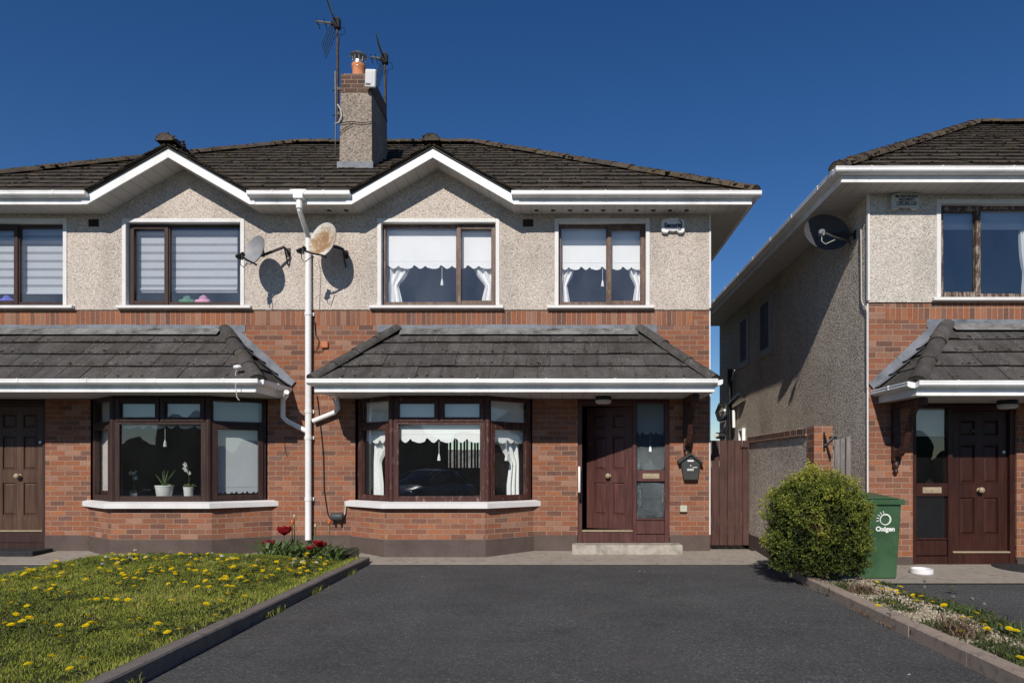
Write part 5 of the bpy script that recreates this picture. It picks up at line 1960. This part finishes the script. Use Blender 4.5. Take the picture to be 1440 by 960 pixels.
# ---- gate, low wall, pier, old gate
root = thing('garden_gate', 'dark brown plank gate closing the passage between the houses', 'gate', (2.58, .43, 0))
m = MB()
xg = [2.22, 2.34, 2.46, 2.585, 2.70, 2.82, 2.925]
for a, b in zip(xg, xg[1:]):
    m.box(a + .003, b - .003, .43, .455, .03, 1.665 + random.uniform(-.004, .004))
m.build('planks', 'gate_brown', root, bevel=.004)
m = MB(); m.box(2.22, 2.92, .455, .50, .25, .35); m.box(2.22, 2.92, .455, .50, 1.35, 1.45)
m.build('ledge', 'gate_brown', root)
m = MB(); m.tube([(2.80, .41, 1.565), (2.90, .41, 1.565)], .013, 8); m.box(2.785, 2.80, .40, .43, 1.545, 1.585); m.box(2.855, 2.87, .40, .43, 1.54, 1.59)
m.build('bolt', 'gate_brown', root)
root = thing('boundary_wall', 'low grey pebbledash wall with brick coping and pier behind the bush', 'wall', (3.02, -.8, 0))
m = MB(); m.box(2.945, 3.10, -2.0, .5, -.1, 1.62)
m.build('wall_body', 'dash_grey', root)
m = MB(); m.box(2.935, 3.11, -2.0, .5, -.1, .20)
m.build('plinth', 'plinth_paint', root)
m = MB()
for i in range(33):
    y = -2.0 + i * .0755
    m.box(2.915, 3.13, y + .003, y + .0725, 1.62, 1.722 + random.uniform(-.004, .004), random.random())
m.build('coping', 'brick_weathered', root, bevel=.004)
m = MB(); m.box(2.935, 3.155, -2.225, -2.0, -.1, 1.735)
m.build('pier', 'brick', root, bevel=.004)
m = MB()
m.box(3.04, 3.06, -2.235, -2.226, 1.44, 1.66)
m.tube([(3.05, -2.25, 1.50), (3.15, -2.25, 1.60)], .010, 6)
m.tube([(3.05, -2.25, 1.62), (3.07, -2.25, 1.52), (3.115, -2.26, 1.35)], .011, 6)
m.box(3.11, 3.19, -2.25, -2.228, 1.575, 1.61)
m.build('latch', 'black_plastic', root)
root = thing('old_gate', 'weathered grey timber gate standing beside the brick pier', 'gate', (3.28, -2.05, 0))
m = MB()
for i, (a, b, h) in enumerate(((3.165, 3.235, 1.585), (3.235, 3.30, 1.58), (3.30, 3.36, 1.59))):
    m.box(a + .003, b - .003, -2.08, -2.055, .0, h)
m.build('planks', 'grey_timber', root, bevel=.004)
m = MB(); m.prism([(3.365, -2.10, 0), (3.42, -2.10, 0), (3.42, -2.10, 1.66), (3.40, -2.10, 1.62), (3.365, -2.10, 1.60)], (0, .06, 0))
m.build('post', 'grey_timber', root, bevel=.004)

# ---- pipes on the side wall of the right house
XW = 4.05
root = thing('soil_pipe', 'black waste pipe with branches on the grey side wall above the gate', 'pipe', (XW - .08, 5.8, 0))
m = MB(); m.tube([(XW - .08, 5.8, 0), (XW - .08, 5.8, 3.55)], .058, 12)
m.build('stack', 'black_plastic', root, smooth='auto')
m = MB(); m.tube([(XW - .08, 5.8, 2.72), (XW - .09, 5.4, 2.78), (XW - .10, 4.75, 2.86), (XW - .08, 4.55, 2.80)], .055, 10)
m.build('branch', 'black_plastic', root, smooth='auto')
m = MB(); m.tube([(XW - .02, 6.55, 2.75), (XW - .12, 6.6, 2.78), (XW - .16, 6.75, 2.60), (XW - .14, 6.6, 2.42), (XW - .10, 6.2, 2.42), (XW - .08, 5.85, 2.50)], .055, 10)
m.build('trap', 'black_plastic', root, smooth='auto')
m = MB(); m.tube([(XW - .10, 6.7, 2.60), (XW - .10, 6.2, 2.62)], .03, 8); m.tube([(XW - .08, 5.45, 2.55), (XW - .08, 5.42, 2.15)], .035, 8)
m.build('white_branch', 'white_upvc', root)
m = MB(); m.tube([(XW - .06, 5.75, 3.28), (XW - .38, 4.2, 3.30)], .012, 6)
m.build('overflow_pipe', 'cable_white', None, label='thin pale overflow pipe poking out above the waste pipe', cat='pipe')
root = thing('boiler_flue', 'round black flue with white cap on the side wall above the gate', 'flue', (XW - .15, 6.6, 1.95))
m = MB(); m.tube([(XW, 6.6, 2.02), (XW - .22, 6.6, 2.02)], .08, 14)
m.build('flue_pipe', 'black_plastic', root, smooth='auto')
m = MB(); m.tube([(XW - .20, 6.55, 2.02), (XW - .26, 6.5, 2.02)], .05, 12)
m.build('flue_cap', 'box_white', root)
root = thing('vent_cover', 'small white framed vent on the side wall just above the gate', 'vent', (XW - .04, 5.0, 1.7))
m = MB(); mm_ = Matrix.Translation((XW, 0, 0)) @ Matrix.Rotation(R(90), 4, 'Z'); m.L = mm_
ring(m, 4.75, 5.1, 1.72, 2.1, .0, .07, .05)
m.build('vent_frame', 'white_upvc', root)
m = MB(); m.L = mm_; m.box(4.79, 5.05, .002, .01, 1.76, 2.06)
m.build('vent_grille', 'interior_dark', root)
m = MB(); m.tube([(4.035, -.98, 4.52), (4.03, -1.0, 4.3), (4.035, -1.0, 3.5), (4.03, -1.08, 3.40), (4.03, -1.14, 3.38), (4.035, -1.165, 3.3), (4.035, -1.165, 2.3)], .008, 6)
m.build('cable', 'cable_white', None, label='pale cable running down the corner of the right house', cat='cable')

# ---- wheelie bin
BX, BY, BZ = 3.725, -1.90, -.062
root = thing('wheelie_bin', 'green wheelie bin with white sun logo beside the round bush', 'bin', (BX, BY, BZ))
m = MB()
w0, w1, d0, d1, h = .215, .250, .24, .285, .885
lo = [(-w0, -d0, .0), (w0, -d0, .0), (w0, d0, .03), (-w0, d0, .03)]
hi = [(-w1, -d1, h), (w1, -d1, h), (w1, d1, h), (-w1, d1, h)]
m.L = Matrix.Translation((BX, BY, BZ))
m.add(lo + hi, [[3, 2, 1, 0], [4, 5, 6, 7], [0, 1, 5, 4], [1, 2, 6, 5], [2, 3, 7, 6], [3, 0, 4, 7]])
m.build('bin_body', 'bin_green', root, bevel=.022, segs=3)
m = MB(); m.L = Matrix.Translation((BX, BY, BZ))
m.box(-w1 - .028, w1 + .028, -d1 - .028, d1 + .028, h - .012, h + .05)
m.build('rim', 'bin_lid', root, bevel=.010, segs=2)
m = MB(); m.L = Matrix.Translation((BX, BY, BZ))
n_ = 8
P_ = []
for i in range(n_ + 1):
    x = -w1 - .012 + (2 * w1 + .024) * i / n_
    zz = h + .052 + .055 * math.sin(math.pi * i / n_) ** .5
    P_.append((x, zz))
out = [(x, -d1 + .0, z) for x, z in P_]
m.prism([(P_[0][0], -d1 - .02, h + .05)] + [(x, -d1 - .02, z - .02) for x, z in P_] + [(P_[-1][0], -d1 - .02, h + .05)], (0, 2 * d1 - .02, .035))
m.build('lid', 'bin_lid', root, bevel=.008, segs=2)
m = MB(); m.L = Matrix.Translation((BX, BY, BZ)); m.tube([(-.24, d1 + .07, h + .03), (.24, d1 + .07, h + .03)], .016, 8)
m.build('handle', 'bin_lid', root)
for s in (-1, 1):
    m = MB(); m.L = Matrix.Translation((BX + s * .24, BY + .26, BZ + .10)) @ Matrix.Rotation(R(90), 4, 'Y'); m.lathe([(.05, -.025), (.1, -.025), (.1, .025), (.05, .025)], 20)
    m.build('wheel', 'black_plastic', root, smooth='auto')
def binface(x, z):
    t = z / h
    return (BX + x, BY - (d0 + (d1 - d0) * t) - .004, BZ + z)
m = MB()
cx, cz, rr = .06, .70, .060
pts = [binface(cx + rr * math.cos(t), cz + rr * math.sin(t)) for t in [2 * math.pi * i / 28 for i in range(29)]]
m.tube(pts, [.006 + .006 * max(0, math.cos(2 * math.pi * i / 28 - .6)) for i in range(29)], 6)
for i in range(5):
    t = R(105 + i * 21)
    m.tube([binface(cx + (rr + .016) * math.cos(t), cz + (rr + .016) * math.sin(t)), binface(cx + (rr + .046) * math.cos(t), cz + (rr + .046) * math.sin(t))], .005, 6)
m.build('sun_logo', 'letter_white', root)
tilt = math.atan2(d1 - d0, h)
lettering('Oxigen', .076, Matrix.Translation(Vector(binface(.062, .590)) + Vector((0, -.001, 0))) @ Matrix.Rotation(R(90) + tilt, 4, 'X'), 'letter_white', root, bold=.003)
# white bowl
p = gpx(1296, 806, -.055)
m = MB(); m.lathe([(.0, 0), (.125, 0), (.132, .01), (.128, .062), (.118, .065), (.112, .058), (.112, .02), (.0, .018)], 28, p)
m.build('pet_bowl', 'box_white', None, smooth='auto', label='shallow white bowl on the path right of the green bin', cat='bowl')

# ---- gravel strip with weeds
m = MB(); m.poly((2.83, -9.5, -.012), (3.55, -9.5, -.045), (3.55, -2.3, -.045), (2.83, -2.3, -.0))
m.poly((2.83, -2.3, -.0), (3.55, -2.3, -.045), (3.3, -1.1, -.03), (2.95, -1.1, -.01))
m.build('gravel_bed', 'gravel_bed', None, kind='structure')
n = 11000
gx = RNG.uniform(2.84, 3.5, n); gy = -1.9 - 5.6 * RNG.random(n)
sz = RNG.uniform(.006, .013, n)
gz = -.012 - (gx - 2.83) * .04
tet = np.array([[1, 0, -.4], [-.5, .87, -.3], [-.6, -.8, -.3], [.1, .1, .8], [.8, .7, .3]])
ang = RNG.uniform(0, 6.28, n)
V = np.zeros((n, 5, 3))
for k in range(5):
    q = tet[k] + RNG.normal(0, .22, (n, 3))
    V[:, k, 0] = gx + sz * (q[:, 0] * np.cos(ang) - q[:, 1] * np.sin(ang))
    V[:, k, 1] = gy + sz * (q[:, 0] * np.sin(ang) + q[:, 1] * np.cos(ang))
    V[:, k, 2] = gz + sz * (q[:, 2] + .5)
me = bpy.data.meshes.new('gravel')
b = np.arange(n)[:, None] * 5
F = np.concatenate([b + np.array(f) for f in ([0, 1, 3], [1, 2, 3], [2, 0, 4], [0, 3, 4], [2, 4, 3])])
me.from_pydata((V.reshape(-1, 3) - np.array((3.15, -4.5, 0))).tolist(), [], F.tolist())
tt = np.tile(RNG.random(n), 5)
at_ = me.attributes.new('tint', 'FLOAT', 'FACE'); at_.data.foreach_set('value', tt.astype(np.float32))
me.materials.append(MAT['gravel'])
o = bpy.data.objects.new('gravel', me); COL.objects.link(o); o.location = (3.15, -4.5, 0); o['kind'] = 'stuff'

def weed(x, y, r, h, n, mat, label, group):
    P = np.stack([x + RNG.normal(0, r * .5, n), y + RNG.normal(0, r * .6, n), np.full(n, -.02 - (x - 2.83) * .04)], 1)
    o = blades('weeds', P, RNG.uniform(.3, 1, n) * h, RNG.uniform(.003, .008, n), RNG.random(n), mat, 'stuff', 1.5, None, Vector((x, y, -.03)))
    return tag(o, label)


z1 = lambda zx, zy: gpx(1100 + zx / 4.235, 780 + zy / 4.235, -.02)
GW2 = 'weeds on the gravel strip'
for zx, zy, r, h, n, mt in ((380, 210, .22, .10, 420, 'weed_leaf'), (470, 225, .14, .13, 260, 'dry_stem'), (620, 290, .16, .08, 260, 'weed_leaf'), (720, 330, .12, .07, 200, 'weed_leaf'), (960, 450, .18, .10, 360, 'weed_leaf'), (1060, 480, .14, .12, 260, 'dry_stem'), (1020, 440, .10, .16, 60, 'dry_stem'), (1270, 560, .20, .08, 460, 'weed_leaf'), (1380, 620, .16, .09, 300, 'weed_leaf'), (1430, 655, .14, .09, 260, 'weed_leaf'),
                            (600, 165, .13, .06, 160, 'weed_leaf'), (760, 235, .16, .06, 220, 'weed_leaf'), (860, 260, .18, .07, 260, 'weed_leaf'), (980, 290, .16, .07, 240, 'weed_leaf'), (1080, 325, .18, .08, 260, 'tulip_leaf'), (1150, 345, .16, .07, 240, 'weed_leaf'), (1240, 400, .18, .08, 280, 'weed_leaf'), (1320, 425, .16, .08, 260, 'weed_leaf'), (1400, 460, .16, .10, 260, 'tulip_leaf'), (1430, 500, .14, .08, 220, 'weed_leaf'), (190, 110, .10, .06, 120, 'weed_leaf'), (300, 140, .1, .05, 100, 'grass')):
    p = z1(zx, zy)
    weed(p.x, p.y, r, h, n, mt, 'low ragged weed growing through the pale gravel strip', GW2)
for zx, zy in ((528, 125), (560, 150), (590, 185), (680, 190), (770, 225), (830, 240), (900, 275), (1120, 350), (1290, 400), (1350, 430), (710, 165), (645, 200), (690, 212), (735, 203), (620, 208), (580, 297), (660, 287), (535, 275), (800, 262), (785, 245), (965, 300), (955, 292), (1055, 358), (1095, 383), (1080, 362), (1165, 328), (1210, 360), (1192, 392), (1210, 425), (1235, 430), (1065, 445), (1390, 440), (1425, 600), (1015, 162)):
    p = gpx(1100 + zx / 4.235, 780 + zy / 4.235, .04)
    put(rf.choice(DAND), 'dandelion', p.x, p.y, -.02 - (p.x - 2.83) * .03, 'yellow dandelion flower beside the pale gravel strip', 'dandelion', GR)
# moss and grass in the kerb joints on the drive side
n = 900
fy = -1.3 - 6.2 * RNG.random(n)
cl = np.array([mnoise.noise((y * 1.7, 2.2, 0)) for y in fy])
k = cl > .12
P = np.stack([np.full(k.sum(), 2.705) + RNG.normal(0, .008, k.sum()), fy[k], np.full(k.sum(), -.07)], 1)
P[:, 0] += .26 * np.maximum(0, (P[:, 1] + 2.3) / 1.3) ** 2
blades('kerb_weeds', P, RNG.uniform(.01, .045, k.sum()), RNG.uniform(.0015, .004, k.sum()), RNG.uniform(.3, 1, k.sum()), 'dry_stem', 'stuff', 1.2)
# bits of litter on the tarmac
m = MB()
rl = random.Random(3)
for i in range(46):
    x, y = rl.uniform(-2.5, 2.6), rl.uniform(-7, -1.2)
    s = rl.uniform(.004, .013); a = rl.uniform(0, 3)
    m.poly(*[(x + s * math.cos(a + k) * (1.6 if k < 2 else .8), y + s * math.sin(a + k), zg(y) + .004 + .002 * k) for k in (0, 1.6, 3.1, 4.7)], tint=rl.random())
m.build('litter', 'gravel', None, kind='stuff')

# ---- bush
root = thing('bush', 'round golden green clipped bush at the end of the boundary wall', 'bush', (2.885, -2.62, -.02))
rb = np.random.default_rng(21)
ns = 5200
u = rb.normal(0, 1, (ns, 3)); u /= np.linalg.norm(u, axis=1)[:, None]
u[:, 2] = np.where(u[:, 2] < -.9, -u[:, 2] * .6, u[:, 2]); u /= np.linalg.norm(u, axis=1)[:, None]
lob = np.array([mnoise.noise((a * 2.3, b_ * 2.3, c_ * 2.3)) for a, b_, c_ in u])
lob2 = np.array([mnoise.noise((a * 4.6 + 9, b_ * 4.6, c_ * 4.6)) for a, b_, c_ in u])
shell = (.90 + .22 * lob + .20 * lob2) * np.where(rb.random(ns) < .72, rb.uniform(.90, 1.04, ns), rb.uniform(.55, .95, ns))
zc = .56
rx = .565 * np.where(u[:, 2] < 0, 1 + .10 * np.abs(u[:, 2]), 1 + .22 * np.sin(np.pi * np.clip(u[:, 2], 0, 1)) * .8)
C = np.stack([2.90 + u[:, 0] * rx * shell, -2.45 + u[:, 1] * .45 * shell, np.maximum(.13, zc + u[:, 2] * np.where(u[:, 2] > 0, .67, .60) * shell)], 1)
nb_ = 900
an_ = rb.uniform(0, 2 * np.pi, nb_); rr_ = rb.uniform(.72, 1.0, nb_)
C2 = np.stack([2.90 + np.cos(an_) * .54 * rr_, -2.45 + np.sin(an_) * .44 * rr_, rb.uniform(.10, .38, nb_)], 1)
C = np.concatenate([C, C2]); u = np.concatenate([u, np.stack([np.cos(an_), np.sin(an_), np.full(nb_, -.5)], 1)])
shell = np.concatenate([shell, rr_ * .92]); lob = np.concatenate([lob, np.zeros(nb_)]); ns += nb_
nl = 9
V, F, T = [], [], []
for i in range(ns):
    d = u[i] * .55 + rb.normal(0, .45, 3) + np.array((0, 0, .45)); d /= np.linalg.norm(d)
    out = shell[i]
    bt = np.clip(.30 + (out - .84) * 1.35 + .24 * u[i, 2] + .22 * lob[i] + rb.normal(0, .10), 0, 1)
    L = rb.uniform(.06, .11)
    a = np.cross(d, (.3, .5, .8)); a /= np.linalg.norm(a); b_ = np.cross(d, a)
    for k in range(nl):
        t = k / (nl - 1)
        p = C[i] + d * L * (t - .35)
        an = k * 2.4 + rb.random()
        s = (a * math.cos(an) + b_ * math.sin(an)) * .75 + d * .65
        s /= np.linalg.norm(s)
        l = rb.uniform(.020, .034) * (1.1 - .35 * t)
        w = np.cross(s, rb.normal(0, 1, 3)); w /= np.linalg.norm(w); w *= l * .30
        o = len(V)
        V += [p, p + s * l * .55 + w, p + s * l, p + s * l * .55 - w]
        F.append([o, o + 1, o + 2, o + 3])
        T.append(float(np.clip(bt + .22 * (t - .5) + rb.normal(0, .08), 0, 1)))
me = bpy.data.meshes.new('foliage')
me.from_pydata((np.array(V) - np.array((2.885, -2.62, -.02))).tolist(), [], F)
at_ = me.attributes.new('tint', 'FLOAT', 'FACE'); at_.data.foreach_set('value', np.array(T, np.float32))
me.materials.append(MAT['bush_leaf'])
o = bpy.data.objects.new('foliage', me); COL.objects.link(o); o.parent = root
m = MB()
for i in range(14):
    a = i * .45
    m.tube([(2.885 + .04 * math.cos(a), -2.5 + .04 * math.sin(a), -.05), (2.885 + .12 * math.cos(a), -2.5 + .12 * math.sin(a), .35), (2.885 + .3 * math.cos(a), -2.45 + .25 * math.sin(a), .75)], [.02, .014, .005], 6)
m.build('stem', 'frame_brown', root)

# ------------------------------------------------------------------ light, sky, camera
SUN_DIR = Vector((.20, 1.0, -.69)).normalized()
sun = bpy.data.lights.new('sun', 'SUN')
sun.energy = 4.3
sun.angle = R(.53)
sun.color = (1.0, .93, .84)
so = bpy.data.objects.new('sun', sun)
COL.objects.link(so)
so.rotation_euler = SUN_DIR.to_track_quat('-Z', 'Y').to_euler()
so.location = (-4, -20, 14)
w = bpy.data.worlds.new('World')
SC.world = w
w.use_nodes = True
nt = w.node_tree
nt.nodes.clear()
sky = nt.nodes.new('ShaderNodeTexSky')
sky.sky_type = 'NISHITA'
sky.sun_disc = False
sky.sun_elevation = math.asin(-SUN_DIR.z)
sky.sun_rotation = math.atan2(-SUN_DIR.x, -SUN_DIR.y)
sky.altitude = 200
sky.air_density = 1.0
sky.dust_density = 0.0
sky.ozone_density = 4.0
bg = nt.nodes.new('ShaderNodeBackground')
bg.inputs['Strength'].default_value = .065
ow = nt.nodes.new('ShaderNodeOutputWorld')
hs = nt.nodes.new('ShaderNodeHueSaturation')
hs.inputs['Saturation'].default_value = 1.25
hs.inputs['Value'].default_value = 1.16
hs.inputs['Hue'].default_value = .509
nt.links.new(sky.outputs[0], hs.inputs['Color'])
nt.links.new(hs.outputs[0], bg.inputs[0])
nt.links.new(bg.outputs[0], ow.inputs[0])

cam = bpy.data.cameras.new('camera')
cam.sensor_width = 36
cam.lens = PX * CAM_D / 1440 * 36
cam.shift_x = (720 - VX) / 1440
cam.shift_y = (VY - 480) / 1440
cam.clip_end = 2000
co = bpy.data.objects.new('camera', cam)
COL.objects.link(co)
co.location = (0, -CAM_D, CAM_Z)
co.rotation_euler = (R(90), 0, 0)
SC.camera = co
SC.view_settings.view_transform = 'Standard'
SC.view_settings.look = 'None'
SC.view_settings.exposure = 0
SC.view_settings.gamma = 1
SC.render.engine = 'CYCLES'
SC.cycles.max_bounces = 8
SC.cycles.transparent_max_bounces = 16
SC.cycles.use_denoising = True
SC.cycles.sample_clamp_indirect = 6
